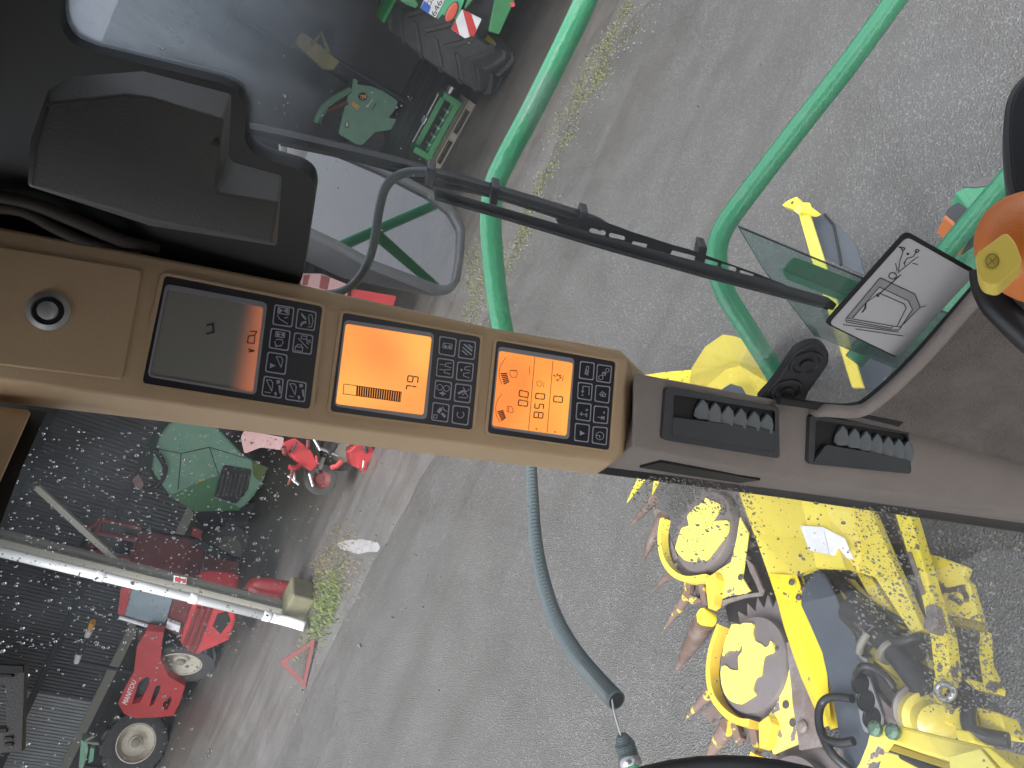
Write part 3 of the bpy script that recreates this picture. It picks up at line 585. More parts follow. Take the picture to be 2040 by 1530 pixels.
# --- green baler
bb = gp(530, 962); bn = C0 - bb; bn.z = 0; bn.normalize(); bp_ = Plane(bb, bn)
bl = thing('green_baler', 'pale green baler with a dark louvred grille under the shed roof', 'baler')
mb = MB(); mb.slab(rounded(bp_.pts(D([(985, 290), (1030, 190), (1100, 110), (1320, 100), (1560, 350), (1700, 420), (1680, 500), (1600, 620), (1530, 690), (1240, 700), (1060, 590), (960, 440)])), .15), -bn * 2.2); mb.build('shell', 'pale_green', bl, bevel=.05)
mb = MB(); mb.slab(rounded(bp_.pts(D([(1420, 400), (1600, 430), (1575, 560), (1500, 650), (1350, 600)]), .015), .05), -bn * .03); gr = mb.build('grille', 'sheet_dark', bl)
for k in range(7):
    mb = MB(); x = 1385 + k * 27; mb.tube([bp_.at(*D([(x + 34, 462)])[0], .03), bp_.at(*D([(x, 600)])[0], .03)], .018, 6); mb.build('louvre', 'bright_steel', gr)
mb = MB(); mb.slab(bp_.pts(D([(1265, 495), (1295, 490), (1290, 530), (1258, 530)]), .012), -bn * .01); mb.build('sticker', 'tint_orange', bl)
mb = MB(); mb.slab(bp_.pts(D([(1250, 600), (1310, 590), (1270, 690), (1220, 690)]), .05), -bn * .1); mb.build('side_rail', 'deere_green', bl)
mb = MB(); mb.slab(bp_.pts(D([(1600, 380), (1710, 420), (1650, 510), (1610, 470)]), .03), -bn * .3); mb.build('rear_guard', 'grass_green', bl, bevel=.02)
mb = MB(); mb.slab(bp_.pts(D([(1075, 600), (1240, 520), (1390, 470), (1360, 610), (1500, 660), (1530, 690), (1240, 700)]), .02), -bn * .05); mb.build('skirt', 'deere_green', bl)
for L in ([(1000, 300), (1150, 330), (1330, 290), (1560, 360)], [(1150, 330), (1130, 560)], [(1330, 290), (1390, 470)], [(960, 440), (1075, 600)]):
    mb = MB(); mb.tube([bp_.at(*D([q_])[0], .004) for q_ in L], .01, 6); mb.build('seam', 'sheet_dark', bl)
mb = MB(); mb.tube([bp_.at(*D([q_])[0], .1) for q_ in ((980, 300), (1050, 420), (1010, 520), (940, 560))], .05, 8, smooth=3); mb.build('feed_pipe', 'sheet_dark', bl)
mb = MB(); mb.slab(bp_.pts(D([(840, 500), (880, 460), (910, 520), (900, 555), (860, 545)]), .1), -bn * .1); mb.build('warning_plate', 'pale_board', bl)
mb = MB(); mb.slab(bp_.pts(D([(1240, 690), (1530, 680), (1620, 640), (1700, 500), (1760, 520), (1600, 780), (1300, 800)]), -.3), -bn * 1.2); mb.build('underframe', 'sheet_dark', bl)
base_at(bl, V((bb.x, bb.y, 0)))
# --- red implement with warning board, half hidden by the pillar
D = lambda L: [(x / 2.783 + 480, y / 2.782 + 850) for x, y in L]
ib = gp(725, 948); inn = C0 - ib; inn.z = 0; inn.normalize(); ip = Plane(ib, inn)
ri = thing('red_mower', 'bright red folding implement with pale warning board beyond the display pillar', 'farm implement')
mb = MB(); mb.slab(rounded(ip.pts(D([(0, 60), (20, 20), (240, 60), (225, 130), (110, 115), (20, 150)])), .03), -inn * .03); wb2 = mb.build('warning_plate', 'pale_board', ri)
for L, th in (([(225, 90), (300, 60), (390, 130), (430, 215), (390, 250), (300, 185)], .25), ([(600, 120), (700, 60), (760, 180), (700, 200), (700, 270), (670, 240), (610, 210)], .2), ([(300, 20), (480, -60), (640, 20), (600, 80), (400, 70)], .3)):
    mb = MB(); mb.slab(rounded(ip.pts(D(L)), .04), -inn * th); mb.build('arm', 'red_paint', ri, bevel=.02)
for _k in range(14):
    x, y = random.uniform(230, 740), random.uniform(60, 260); a_ = random.uniform(0, 6.28); l_ = random.uniform(30, 80); mb = MB(); mb.tube([ip.at(*D([(x, y)])[0], .12), ip.at(*D([(x + l_ * math.cos(a_) * .5, y + l_ * math.sin(a_) * .5 + 10)])[0], .1), ip.at(*D([(x + l_ * math.cos(a_), y + l_ * math.sin(a_))])[0], .05)], random.uniform(.015, .04), 6); mb.build('tine', random.choice(('red_paint', 'red_dull', 'sheet_dark', 'bright_steel')), ri)
for a, b in (((260, 270), (320, 320)), ((290, 240), (300, 310)), ((400, 60), (440, 130)), ((440, 120), (540, 160)), ((380, 260), (400, 330))):
    mb = MB(); mb.tube([ip.at(*D([a])[0], .1), ip.at(*D([b])[0], .1)], .02, 6); mb.build('tine', 'bright_steel', ri)
wheel(ri, ip.at(*D([(440, 290)])[0], -.1), inn, .22, .16, 'red_dull'); wheel(ri, ip.at(*D([(555, 130)])[0], -.3), inn, .3, .2, 'column_grey')
for a in ((730, 180), (660, -120)):
    q_ = ip.at(*D([a])[0], -.2); mb = MB(); mb.tube([q_, V((q_.x, q_.y, 0))], .04, 8); mb.build('leg', 'red_dull', ri)
mb = MB(); mb.slab(rounded(ip.pts([(600, 545), (640, 545), (700, 570), (690, 590), (630, 575), (600, 570)]), .03), -inn * .05); o = mb.build('warning_plate', 'pale_board', ri)
for L in ([(605, 548), (618, 547), (612, 568), (602, 568)], [(640, 547), (658, 553), (652, 578), (636, 574)]):
    mb = MB(); mb.slab(ip.pts(L, .005), -inn * .003); mb.build('stripe', 'red_dull', o)
mb = MB(); mb.slab(rounded(ip.pts([(700, 575), (790, 590), (780, 620), (700, 620)], -.1), .03), -inn * .2); mb.build('beam', 'red_paint', ri)
base_at(ri, V((ib.x, ib.y, 0)))
# --- red bent guard tube by the post footing, and the red triangle by the grass
D = lambda L: [(x / 3.1875, y / 3.1875 + 800) for x, y in L]
tp = Plane(V((pf.x, pf.y, 0)) + BV * .35, -BV); gt = thing('red_guard', 'red bent guard tube low beside the mossy post footing', 'guard')
mb = MB(); mb.tube([tp.at(*D([q_])[0]) for q_ in ((1580, 1190), (1620, 1168), (1690, 1178), (1800, 1195), (1925, 1205))], [.06, .12, .13, .13, .12], 12, smooth=4); mb.build('tube', 'red_paint', gt, smooth=True)
mb = MB(); q_ = tp.at(*D([(1900, 1210)])[0]); mb.tube([q_, V((q_.x, q_.y, 0))], .05, 8); mb.build('foot', 'red_dull', gt); base_at(gt, V((q_.x, q_.y, 0)))
trg = thing('warning_triangle', 'faded red triangular warning frame standing in the gravel by the grass', 'warning triangle')
tq = gp(612, 1368); tn = C0 - tq; tn.z = 0; tn.normalize(); tq_ = Plane(tq, (tn + Z * .5)); A = tq_.pts([(556, 1318), (628, 1272), (608, 1372)]); ctr = (A[0] + A[1] + A[2]) / 3
for i in range(3):
    a, b = A[i], A[(i + 1) % 3]; mb = MB(); mb.slab([a, b, b + (ctr - b) * .34, a + (ctr - a) * .34], -tn * .02); mb.build('side', 'red_dull', trg)
base_at(trg, tq)

# ================================================================== FORAGE HARVESTER: THE CAB ROUND THE CAMERA
HF = V((-.77, .64, 0)).normalized(); HR = V((HF.y, -HF.x, 0))                       # harvester forward and right
fh = thing('forage_harvester', 'forage harvester cab with beige display pillar, brown trim and green handrails', 'harvester')
side = plane3(at(300, 600, .75), at(1700, 835, .93), at(300, 600, .75) - HF * .5)
wind = plane3(at(300, 830, .75), at(1900, 1035, 1.02), at(300, 830, .75) - HR * .5)
Is, Iw = side.n, wind.n                                                              # both point into the cab
def S_(L, h=0.): return side.pts(L, h)
def slab(name, P, d, mt, parent=None, bevel=0., r=0., auto=None, seg=2):
    if r: P = rounded(P, r)
    return MB().slab(P, d).build(name, mt, parent, bevel=bevel, auto=auto, seg=seg)
def tube(name, P, r, mt, parent=None, n=12, smooth=6): return MB().tube(P, r, n, smooth).build(name, mt, parent, auto=45)
# glass
slab('windscreen', wind.pts([(-200, 700), (1100, 860), (2300, 1010), (2300, 1900), (-250, 1900)]), -Iw * .005, 'windshield_glass', fh)
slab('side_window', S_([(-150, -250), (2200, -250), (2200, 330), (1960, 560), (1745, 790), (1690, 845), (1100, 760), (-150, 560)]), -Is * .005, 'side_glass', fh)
# roof, rear and floor close the cab
def cabp(f, r, z): return C0 + HF * f + HR * r + Z * z
mb = MB(); mb.box(cabp(-.35, -.35, .30), HF * 1.0, HR * 1.0, Z * .05); mb.build('roof', 'black_plastic', fh)
mb = MB(); mb.box(cabp(-1.35, -.35, -1.1), HF * .04, HR * 1.0, Z * .45); mb.build('rear_wall', 'trim_brown', fh)
mb = MB(); mb.box(cabp(-1.35, -.35, .1), HF * .04, HR * 1.0, Z * .148); mb.build('rear_shade_band', 'black_plastic', fh)  # unseen band, added to keep light off the upper cab
mb = MB(); mb.box(cabp(-.35, -1.34, .05), HF * .98, HR * .03, Z * .198); mb.build('door_shade_band', 'black_plastic', fh)  # unseen as well, added and sized to shade the upper pillar
mb = MB(); mb.box(cabp(-.35, -1.34, -1.15), HF * .98, HR * .03, Z * .4); mb.build('left_sill', 'trim_brown', fh)
# ---- display pillar
pfp = plane3(at(320, 540, .67), at(300, 760, .66), at(1225, 800, .83)); Pn = pfp.n
front = [(-120, 430), (290, 507), (600, 567), (980, 653), (1236, 697), (1250, 714), (1234, 905), (1221, 922), (680, 853), (187, 783), (-120, 741)]
back = [(-120, 450), (290, 525), (600, 585), (980, 668), (1236, 720), (1286, 744), (1281, 887), (1186, 946), (680, 884), (187, 824), (-120, 790)]
mb = MB(); mb.prism(pfp.pts(front), pfp.pts(back, -.075)); mb.build('display_pillar', 'trim_beige', fh, bevel=.0035, seg=3, auto=35)
slab('access_panel', pfp.pts([(-120, 470), (284, 537), (245, 757), (-120, 712)], .0022), -Pn * .004, 'trim_beige', fh, bevel=.0015, r=.006)
c = pfp.at(98, 621); lk = MB().lathe(c, Pn, [(.0165, 0), (.0165, .004), (.0125, .0065), (.0125, .003), (.0, .003)], 28).build('lock_ring', 'satin_steel', fh, auto=30)
MB().lathe(c, Pn, [(.0118, .001), (.0118, .0045), (.001, .0046)], 24).build('lock_gap', 'print_black', lk)
MB().lathe(c, Pn, [(.0078, .003), (.0078, .0075), (.005, .009), (.001, .0092)], 20).build('lock_barrel', 'satin_steel', lk, auto=30)
# ---- lower pillar in brown trim
lp = plane3(at(1285, 750, .82), at(1290, 880, .83), at(2040, 960, 1.0)); Ln = lp.n
fr2 = [(1262, 742), (1515, 790), (1840, 843), (2150, 910), (2150, 1036), (1554, 949), (1262, 892)]
bk2 = [(1262, 760), (1515, 808), (1840, 862), (2150, 930), (2150, 1058), (1560, 978), (1190, 930)]
A, B = lp.pts(fr2), lp.pts(bk2, -.07)
mb = MB(); mb.prism(A, B); mb.build('lower_pillar', 'trim_brown', fh, bevel=.003, auto=35)
band = plane3(A[6], A[5], B[5]); Qb = [A[6], A[5], B[5], B[6]]; slab('demister_slot', [quad(Qb, *p) + band.n * .004 for p in ((.16, .62), (.22, .25), (.55, .25), (.86, .28), (.74, .66), (.45, .66))], -band.n * .006, 'seal_black', fh)
sealp = plane3(B[6], B[4], B[4] + V((0, .0, .0)) + HF * .05 - HR * .05)
mb = MB(); mb.prism(lp.pts([(1180, 926), (1560, 973), (2150, 1052), (2150, 1076), (1560, 991), (1180, 941)], -.072), lp.pts([(1180, 926), (1560, 973), (2150, 1052), (2150, 1078), (1560, 992), (1180, 942)], -.09)); mb.build('windscreen_seal', 'seal_black', fh)
# fabric side panel with its lip and the window seal
cpn = plane3(at(1700, 822, .87), at(2040, 500, .7), at(2040, 890, .93))
mb = MB(); L = [(1640, 826), (1700, 830), (1745, 812), (1812, 748), (1962, 590), (2150, 400), (2150, 960), (1840, 868)]
mb.prism(cpn.pts(L), cpn.pts(L, -.05)); mb.build('fabric_panel', 'carpet', fh, bevel=.004)
lip = [(1560, 806), (1645, 818), (1702, 820), (1742, 803), (1830, 722), (1962, 572), (2130, 380)]
tube('panel_lip', [cpn.at(1600, 820, -.04)] + cpn.pts(lip[1:], .002), .0075, 'trim_brown', fh)
tube('window_seal', cpn.pts([(x - 9, y - 9) for x, y in lip], -.006), .005, 'seal_black', fh)
slab('panel_crease', cpn.pts([(1720, 826), (1800, 842), (1790, 850), (1715, 832)], .001), -cpn.n * .003, 'seal_black', fh)
# black trim over the upper side window, grey housing on it, cable
blk = [(-150, -250), (140, -250), (126, -40), (117, 30), (124, 62), (142, 86), (178, 102), (440, 165), (475, 182), (489, 212), (487, 280), (500, 302), (530, 318), (600, 338), (622, 355), (628, 380), (600, 570), (480, 575), (280, 540), (-150, 470)]
slab('window_trim', rounded(S_(blk, .012), .014, 4), -Is * .02, 'seal_black', fh)
bxp = plane3(at(270, 300, .46), at(530, 420, .5), at(200, 420, .47))
hsg = thing('speaker_housing', 'dark grey stepped plastic housing on the black window trim', 'housing')
fx = [(96, 202), (255, 186), (300, 192), (446, 236), (430, 372), (436, 384), (556, 402), (541, 486), (300, 440), (62, 372), (72, 290)]
bx_ = [(60, 170), (140, 152), (285, 140), (440, 172), (466, 196), (452, 305), (462, 322), (552, 336), (560, 400), (548, 488), (300, 450), (50, 370)]
bx_ = [(96, 178), (140, 152), (285, 140), (462, 186), (456, 310), (466, 322), (562, 348), (552, 490), (300, 450), (55, 370), (60, 280)]
mb = MB(); mb.prism(bxp.pts(fx), bxp.pts(bx_, -.045)); mb.build('shell', 'grey_box', hsg, bevel=.006, seg=3, auto=40)
for q in ((98, 206), (432, 284)): MB().lathe(bxp.at(*q, .0005), bxp.n, [(.002, 0), (.002, .0008), (.0005, .001)], 10).build('screw', 'seal_black', hsg)
base_at(hsg, bxp.at(300, 440))
tube('cable', [at(-60, 385, .62), at(60, 405, .63), at(150, 440, .64), at(240, 478, .66), at(310, 495, .69)], .006, mat('cable_brown', (.05, .04, .032), .7), fh)
tube('cable', [at(-60, 412, .62), at(40, 420, .63), at(110, 455, .64), at(180, 485, .655), at(280, 505, .68)], .005, 'cable_brown', fh)
# roof liner and black edge at the top of the windscreen
mb = MB(); L = [(-200, 785), (64, 818), (4, 952), (-200, 1400)]; mb.prism(wind.pts(L, .06), wind.pts(L, .015)); mb.build('roof_liner', 'trim_beige', fh, bevel=.004)
L = [(55, 815), (94, 820), (44, 930), (-6, 1062), (-90, 1300), (-200, 1300), (-10, 960)]; mb = MB(); mb.prism(wind.pts(L, .014), wind.pts(L, .002)); mb.build('windscreen_border', 'seal_black', fh)
vis = thing('visor_bracket', 'grey metal bracket plate with dark slots near the top of the windscreen', 'bracket')
vp = plane3(at(0, 1330, .5), at(0, 1490, .5), at(60, 1400, .5)); mb = MB()
mb.holed(vp.pts([(-80, 1318), (49, 1324), (43, 1497), (-80, 1505)]), [vp.pts([(-60, 1366), (12, 1366), (12, 1450), (-60, 1450)])], -vp.n * .004); mb.build('plate', 'grey_box', vis)
for L in ([(-60, 1322), (46, 1327), (46, 1340), (20, 1342), (-60, 1340)], [(-60, 1342), (22, 1344), (26, 1349), (-60, 1350)], [(-60, 1452), (13, 1452), (12, 1460), (-60, 1461)], [(8, 1469), (24, 1468), (24, 1473), (8, 1474)], [(8, 1481), (24, 1480), (24, 1486), (8, 1486)]):
    slab('slot', vp.pts(L, .001), -vp.n * .002, 'seal_black', vis)
base_at(vis, vp.at(0, 1480))

# ---- the three display units
SEG = {'0': 'abcdef', '5': 'acdfg', '7': 'abc', '8': 'abcdefg', '9': 'abcdfg'}
SP = {'a': ((.12, .03), (.88, .03)), 'b': ((.95, .08), (.95, .44)), 'c': ((.95, .56), (.95, .92)), 'd': ((.12, .97), (.88, .97)), 'e': ((.05, .56), (.05, .92)), 'f': ((.05, .08), (.05, .44)), 'g': ((.14, .5), (.86, .5))}
lit = emis('screen_orange', (.95, .25, .045), .3, (1.1, .43, .075), 11)
off = mat('screen_off', (.24, .24, .24), .25, col2=(.28, .27, .22), ns=9, spec=.6)
leak = emis('screen_edge_glow', (.9, .16, .03), .12)
def display(name, label, D, bez, rim, scr, screen_mat, keys, zs, group='display units on the pillar'):
    t = thing(name, label, 'display', group); q = lambda L, h=0.: pfp.pts(D(L), h)
    o = q(bez); cc = sum(o, V()) / 4
    slab('bezel', q(bez, .0012), -Pn * .003, 'bezel', t, r=.004, bevel=.0004)
    MB().holed(rounded([cc + (p - cc) * 1.045 for p in q(bez, .003)], .006), [rounded(q(bez, .003), .004)], -Pn * .004).build('surround', 'trim_beige', t)
    sc = slab('screen', q(scr, .0016), -Pn * .001, screen_mat, t, r=.002)
    MB().holed(rounded(q(rim, .0026), .005), [rounded(q(scr, .0026), .003)], -Pn * .0014).build('screen_rim', 'bezel_rim', t)
    for k in keys:
        kq, ic = k[0], k[1]; K = rounded(q(kq, .0022), .0022, 3); kc = sum(K, V()) / len(K)
        b_ = slab('key', K, -Pn * .0012, 'key_black', t)
        mb = MB(); mb.holed([kc + (p - kc) * 1.0 + Pn * .0004 for p in K], [[kc + (p - kc) * .88 + Pn * .0004 for p in K]], -Pn * .0006)
        for s_ in ic:
            if s_[0] == 'f': mb.slab(q(s_[1], .0028), -Pn * .0005)
            elif s_[0] == 'o':
                x, y, r = s_[1]; mb.strip(q([(x + r * math.cos(i * .5236), y + r * math.sin(i * .5236)) for i in range(13)], .0024), .0007, Pn)
            else: mb.strip(q(s_, .0024), .0008, Pn)
        mb.build('key_print', 'print_grey', b_)
    return t, sc, q
def digit(mb, q, ch, Q, w=.0011):
    P = q(Q, .0022)
    for s_ in SEG[ch]:
        a, b = SP[s_]; mb.strip([quad(P, *a), quad(P, *b)], w, Pn, .0003)
D1 = lambda L: [(x / 6.12 + 480, y / 6.12 + 570) for x, y in L]
P1 = lambda L: L
hour = lambda x, y, s=1.: [('f', [(x - 60 * s, y - 42 * s), (x, y), (x - 60 * s, y + 42 * s)]), ('f', [(x + 60 * s, y - 34 * s), (x, y), (x + 60 * s, y + 42 * s)])]
def box_(x0, y0, x1, y1): return [(x0, y0), (x1, y0 + (x1 - x0) * .15), (x1 - 8, y1 + (x1 - x0) * .15), (x0 - 8, y1), (x0, y0)]
inv1 = lambda L: [((x - 480) * 6.12, (y - 570) * 6.12) for x, y in L]
k1 = [([(410, 220), (655, 260), (625, 505), (380, 470)], hour(515, 298) + [box_(455, 255, 590, 330), [(445, 350), (470, 400), (530, 435), (570, 460)], [(530, 390), (570, 380)]]),
      ([(690, 270), (925, 315), (900, 550), (660, 515)], [('f', [(730, 325), (760, 345), (800, 395), (790, 415), (745, 370)]), ('f', [(720, 480), (740, 435), (795, 425), (800, 450), (755, 460), (735, 495)]), [(830, 350), (865, 350), (878, 420), (860, 500), (820, 495)], [(825, 365), (835, 470)]]),
      ([(365, 505), (610, 545), (580, 795), (335, 755)], hour(483, 590, .8) + [box_(428, 555, 535, 612), [(430, 650), (500, 650), (515, 690), (480, 735), (420, 720), (415, 670)], [(420, 740), (500, 720)]]),
      ([(650, 560), (885, 600), (860, 840), (620, 805)], [('f', [(690, 635), (700, 632), (820, 755), (812, 762)]), box_(740, 605, 805, 640), [(790, 650), (850, 665)], [(800, 670), (850, 690)], [(800, 690), (825, 710)], box_(665, 735, 755, 785), [(675, 735), (690, 710), (735, 715), (748, 745)]]),
      ([(325, 795), (570, 835), (545, 1085), (290, 1045)], [('f', [(355, 935), (425, 970), (352, 1000)]), [(430, 860), (490, 865), (510, 900), (490, 990), (430, 860)]]),
      ([(280, 1090), (525, 1130), (495, 1375), (245, 1335)], [[(310, 1145), (365, 1145), (390, 1180), (375, 1280), (310, 1145)], ('f', [(430, 1150), (470, 1145), (480, 1180), (440, 1195)]), ('f', [(455, 1205), (485, 1210), (485, 1310), (470, 1310)]), ('f', [(405, 1300), (425, 1285), (440, 1320), (420, 1340)]), [(290, 1290), (360, 1300)]]),
      ([(565, 1135), (805, 1175), (780, 1420), (535, 1385)], [[(595, 1190), (650, 1190), (675, 1225), (660, 1325), (595, 1190)], ('f', [(710, 1195), (750, 1190), (760, 1225), (720, 1240)]), ('f', [(740, 1260), (770, 1265), (768, 1350), (755, 1350)]), ('f', [(690, 1345), (710, 1330), (725, 1365), (705, 1385)]), [(590, 1340), (645, 1350)]])]
t1, s1, q1 = display('display_unit', 'topmost display on the pillar, its screen switched off and grey', D1, inv1([(328, 548), (643, 610), (617, 815), (283, 763)]), inv1([(330, 565), (533, 603), (510, 787), (293, 750)]), inv1([(334, 576), (525, 612), (504, 781), (298, 747)]), off, k1, 0)
tt = off.node_tree; ax_ = q1(inv1([(305, 680), (512, 715)])); dv_ = ax_[1] - ax_[0]                      # backlight leaking in from the lower edge
vd = _n(tt, 'ShaderNodeVectorMath', operation='DOT_PRODUCT'); vd.inputs[1].default_value = tuple(dv_ / dv_.length_squared); tt.links.new(_n(tt, 'ShaderNodeTexCoord').outputs['Object'], vd.inputs[0])
o_ = ax_[0].dot(dv_) / dv_.length_squared
mr_ = _n(tt, 'ShaderNodeMapRange', interpolation_type='SMOOTHERSTEP'); mr_.inputs[1].default_value = o_ + .72; mr_.inputs[2].default_value = o_ + 1.06; mr_.inputs[4].default_value = .1; tt.links.new(vd.outputs['Value'], mr_.inputs[0])
pb_ = tt.nodes['Principled BSDF']; pb_.inputs['Emission Color'].default_value = (1, .22, .06, 1); tt.links.new(mr_.outputs[0], pb_.inputs['Emission Strength'])
mb = MB(); mb.strip(q1([(115, 550), (195, 555), (165, 600), (90, 610), (80, 690), (160, 700), (170, 610)], .0021), .0009, Pn, .0003); mb.strip(q1([(95, 770), (160, 790), (100, 800)], .0021), .0012, Pn, .0003); mb.strip(q1(inv1([(412, 648), (424, 645), (426, 662), (412, 665)]), .0021), .0012, Pn, .0003); mb.build('screen_symbol', mat('ghost_print', (.02, .018, .017), .5), t1)
base_at(t1, pfp.at(617, 815))
D2 = lambda L: [(x / 5.884 + 640, y / 5.884 + 600) for x, y in L]
k2 = [([(1385, 405), (1590, 440), (1565, 655), (1370, 620)], hour(1481, 532, .62) + [box_(1432, 490, 1535, 545)]),
      ([(1620, 450), (1815, 475), (1795, 690), (1600, 665)], [('f', [(1665, 505), (1685, 500), (1775, 575), (1765, 592)]), ('f', [(1650, 540), (1665, 535), (1765, 620), (1760, 638)]), ('f', [(1645, 580), (1655, 572), (1720, 628), (1708, 635)]), ('f', [(1720, 510), (1735, 505), (1778, 540), (1772, 555)])]),
      ([(1360, 660), (1560, 690), (1545, 905), (1340, 880)], [[(1525, 725), (1460, 730), (1450, 760), (1520, 778)], [(1515, 800), (1445, 805), (1440, 835), (1508, 855)], [(1390, 740), (1440, 745)], [(1385, 800), (1430, 805)]]),
      ([(1595, 705), (1790, 730), (1770, 945), (1575, 925)], [[(1750, 765), (1685, 772), (1680, 800), (1745, 815)], [(1740, 840), (1670, 845), (1665, 875), (1735, 900)], ('f', [(1630, 800), (1645, 790), (1660, 805), (1645, 825)])]),
      ([(1335, 920), (1535, 950), (1515, 1165), (1315, 1135)], [('o', (1388, 1010, 34)), ('o', (1468, 1022, 34)), ('f', [(1380, 1075), (1420, 1062), (1465, 1085), (1425, 1100)]), [(1428, 1050), (1420, 1110)]]),
      ([(1570, 960), (1765, 985), (1745, 1200), (1550, 1175)], [('f', [(1600, 1070), (1660, 1040), (1680, 1060), (1610, 1095)]), [(1655, 1100), (1735, 1030)], [(1670, 1040), (1720, 1120)], [(1665, 1010), (1690, 1060)], [(1615, 1125), (1710, 1135)]]),
      ([(1305, 1180), (1505, 1210), (1485, 1425), (1285, 1395)], [('f', [(1355, 1290), (1395, 1240), (1425, 1270), (1380, 1320)]), ('f', [(1400, 1320), (1425, 1305), (1465, 1345), (1445, 1370)]), box_(1320, 1330, 1360, 1365), [(1420, 1235), (1445, 1280), (1475, 1290)]]),
      ([(1540, 1215), (1745, 1240), (1720, 1460), (1525, 1430)], [[(1600, 1300), (1590, 1330), (1605, 1362), (1640, 1370), (1668, 1348), (1672, 1320), (1660, 1300)]])]
t2, s2, q2 = display('display_unit', 'middle display on the pillar with orange screen reading 79', D2, [(260, 130), (1870, 420), (1770, 1510), (105, 1290)], [(270, 215), (1325, 375), (1235, 1390), (150, 1230)], [(288, 262), (1298, 420), (1200, 1335), (170, 1205)], lit, k2, 0)
mb = MB(); digit(mb, q2, '9', [(1005, 945), (1015, 868), (1142, 888), (1132, 962)]); digit(mb, q2, '7', [(990, 1036), (1000, 985), (1122, 1003), (1112, 1050)]); mb.build('digits', 'segment_dark', t2)
mb = MB(); mb.strip(q2([(265, 970), (940, 1065), (925, 1180), (255, 1085), (265, 970)], .0021), .0006, Pn, .0003); mb.build('bar_outline', 'segment_dark', t2)
for k in range(19):
    f_ = k / 19.; a = (415 + 525 * f_, 990 + 74 * f_); b = (408 + 517 * f_, 1105 + 74 * f_); mb = MB(); mb.slab(q2([a, (a[0] + 20, a[1] + 3), (b[0] + 20, b[1] + 3), b], .0023), -Pn * .0003); mb.build('bar', 'segment_dark', t2)
base_at(t2, pfp.at(940, 855))
D3 = lambda L: [(x / 6.375 + 940, y / 6.375 + 660) for x, y in L]
k3 = [([(1375, 375), (1560, 400), (1545, 625), (1355, 600)], [[(1460, 445), (1485, 450), (1470, 555), (1435, 540), (1460, 445)], [(1445, 480), (1480, 520)], [(1440, 510), (1475, 545)]]),
      ([(1590, 415), (1780, 440), (1760, 665), (1575, 635)], [('o', (1720, 495, 24)), ('o', (1637, 588, 28)), box_(1662, 520, 1700, 555), [(1670, 530), (1700, 545)]]),
      ([(1345, 640), (1535, 665), (1520, 885), (1335, 855)], [[(1485, 810), (1490, 705), (1410, 698), (1408, 765)], ('f', [(1388, 755), (1430, 758), (1406, 785)]), ('f', [(1395, 805), (1408, 798), (1418, 812), (1402, 822)])]),
      ([(1570, 680), (1760, 700), (1740, 920), (1555, 890)], [[(1622, 800), (1655, 765), (1700, 800), (1690, 830), (1640, 822), (1622, 800)], ('f', [(1645, 800), (1660, 788), (1678, 805), (1665, 822)])]),
      ([(1330, 900), (1520, 920), (1505, 1150), (1315, 1120)], [('f', [(1448, 995), (1475, 990), (1475, 1005), (1448, 1010)]), [(1462, 985), (1460, 1012)], [(1450, 1060), (1375, 1048), (1400, 1030)], [(1375, 1048), (1395, 1068)], ('f', [(1450, 1040), (1465, 1042), (1462, 1088), (1447, 1086)])]),
      ([(1550, 940), (1740, 960), (1725, 1180), (1535, 1160)], [('f', [(1675, 1018), (1688, 1018), (1686, 1048), (1673, 1048)]), [(1600, 1090), (1665, 1100), (1645, 1080)], [(1665, 1100), (1640, 1118)], ('f', [(1672, 1078), (1686, 1080), (1683, 1122), (1669, 1120)])]),
      ([(1310, 1160), (1500, 1185), (1480, 1415), (1295, 1390)], [('f', [(1375, 1260), (1438, 1298), (1375, 1322)])]),
      ([(1535, 1205), (1725, 1220), (1710, 1450), (1520, 1420)], [('o', (1625, 1328, 50)), [(1625, 1355), (1622, 1325), (1585, 1322)]])]
t3, s3, q3 = display('display_unit', 'lowest display on the pillar with orange screen reading 850', D3, [(315, 115), (1830, 385), (1745, 1510), (200, 1290)], [(335, 190), (1305, 345), (1235, 1375), (240, 1225)], [(348, 245), (1288, 402), (1205, 1328), (258, 1200)], lit, k3, 0)
mb = MB()
for ch, Q in (('0', [(583, 942), (595, 865), (717, 888), (706, 958)]), ('0', [(593, 825), (605, 742), (722, 770), (714, 848)]), ('8', [(780, 1098), (793, 1018), (910, 1033), (901, 1108)]), ('5', [(793, 977), (800, 913), (917, 928), (909, 988)]), ('0', [(803, 857), (812, 782), (930, 795), (922, 868)]), ('0', [(1032, 897), (1040, 817), (1157, 830), (1150, 908)])): digit(mb, q3, ch, Q)
mb.slab(q3([(700, 855), (712, 857), (711, 868), (699, 866)], .0023), -Pn * .0003); mb.build('digits', 'segment_dark', t3)
mb = MB(); tn_ = .0005
for L in ([(800, 330), (720, 1250)], [(1030, 375), (955, 1285)]): mb.strip(q3(L, .0021), tn_, Pn, .0003)
mb.build('divider_line', 'segment_dark', t3)
mb = MB()
for L in ([(430, 335), (372, 420), (345, 500), (348, 590), (385, 672)], [(385, 795), (330, 862), (302, 950), (308, 1060), (352, 1150)], [(485, 500), (480, 545), (510, 585), (560, 585), (580, 540), (560, 505), (485, 500)], [(490, 490), (580, 500)], [(450, 950), (500, 955), (525, 990), (520, 1035), (445, 1020), (450, 950)], [(470, 955), (465, 1020)], [(825, 640), (870, 630), (895, 665), (870, 700), (830, 690), (825, 640)], [(918, 640), (910, 710)], [(1050, 580), (1090, 560), (1125, 580), (1110, 610), (1060, 610)], [(1160, 560), (1150, 630)], [(735, 450), (730, 545)]): MB().strip(q3(L, .0021), .00045, Pn, .0003).build('screen_symbol', 'segment_dark', t3)
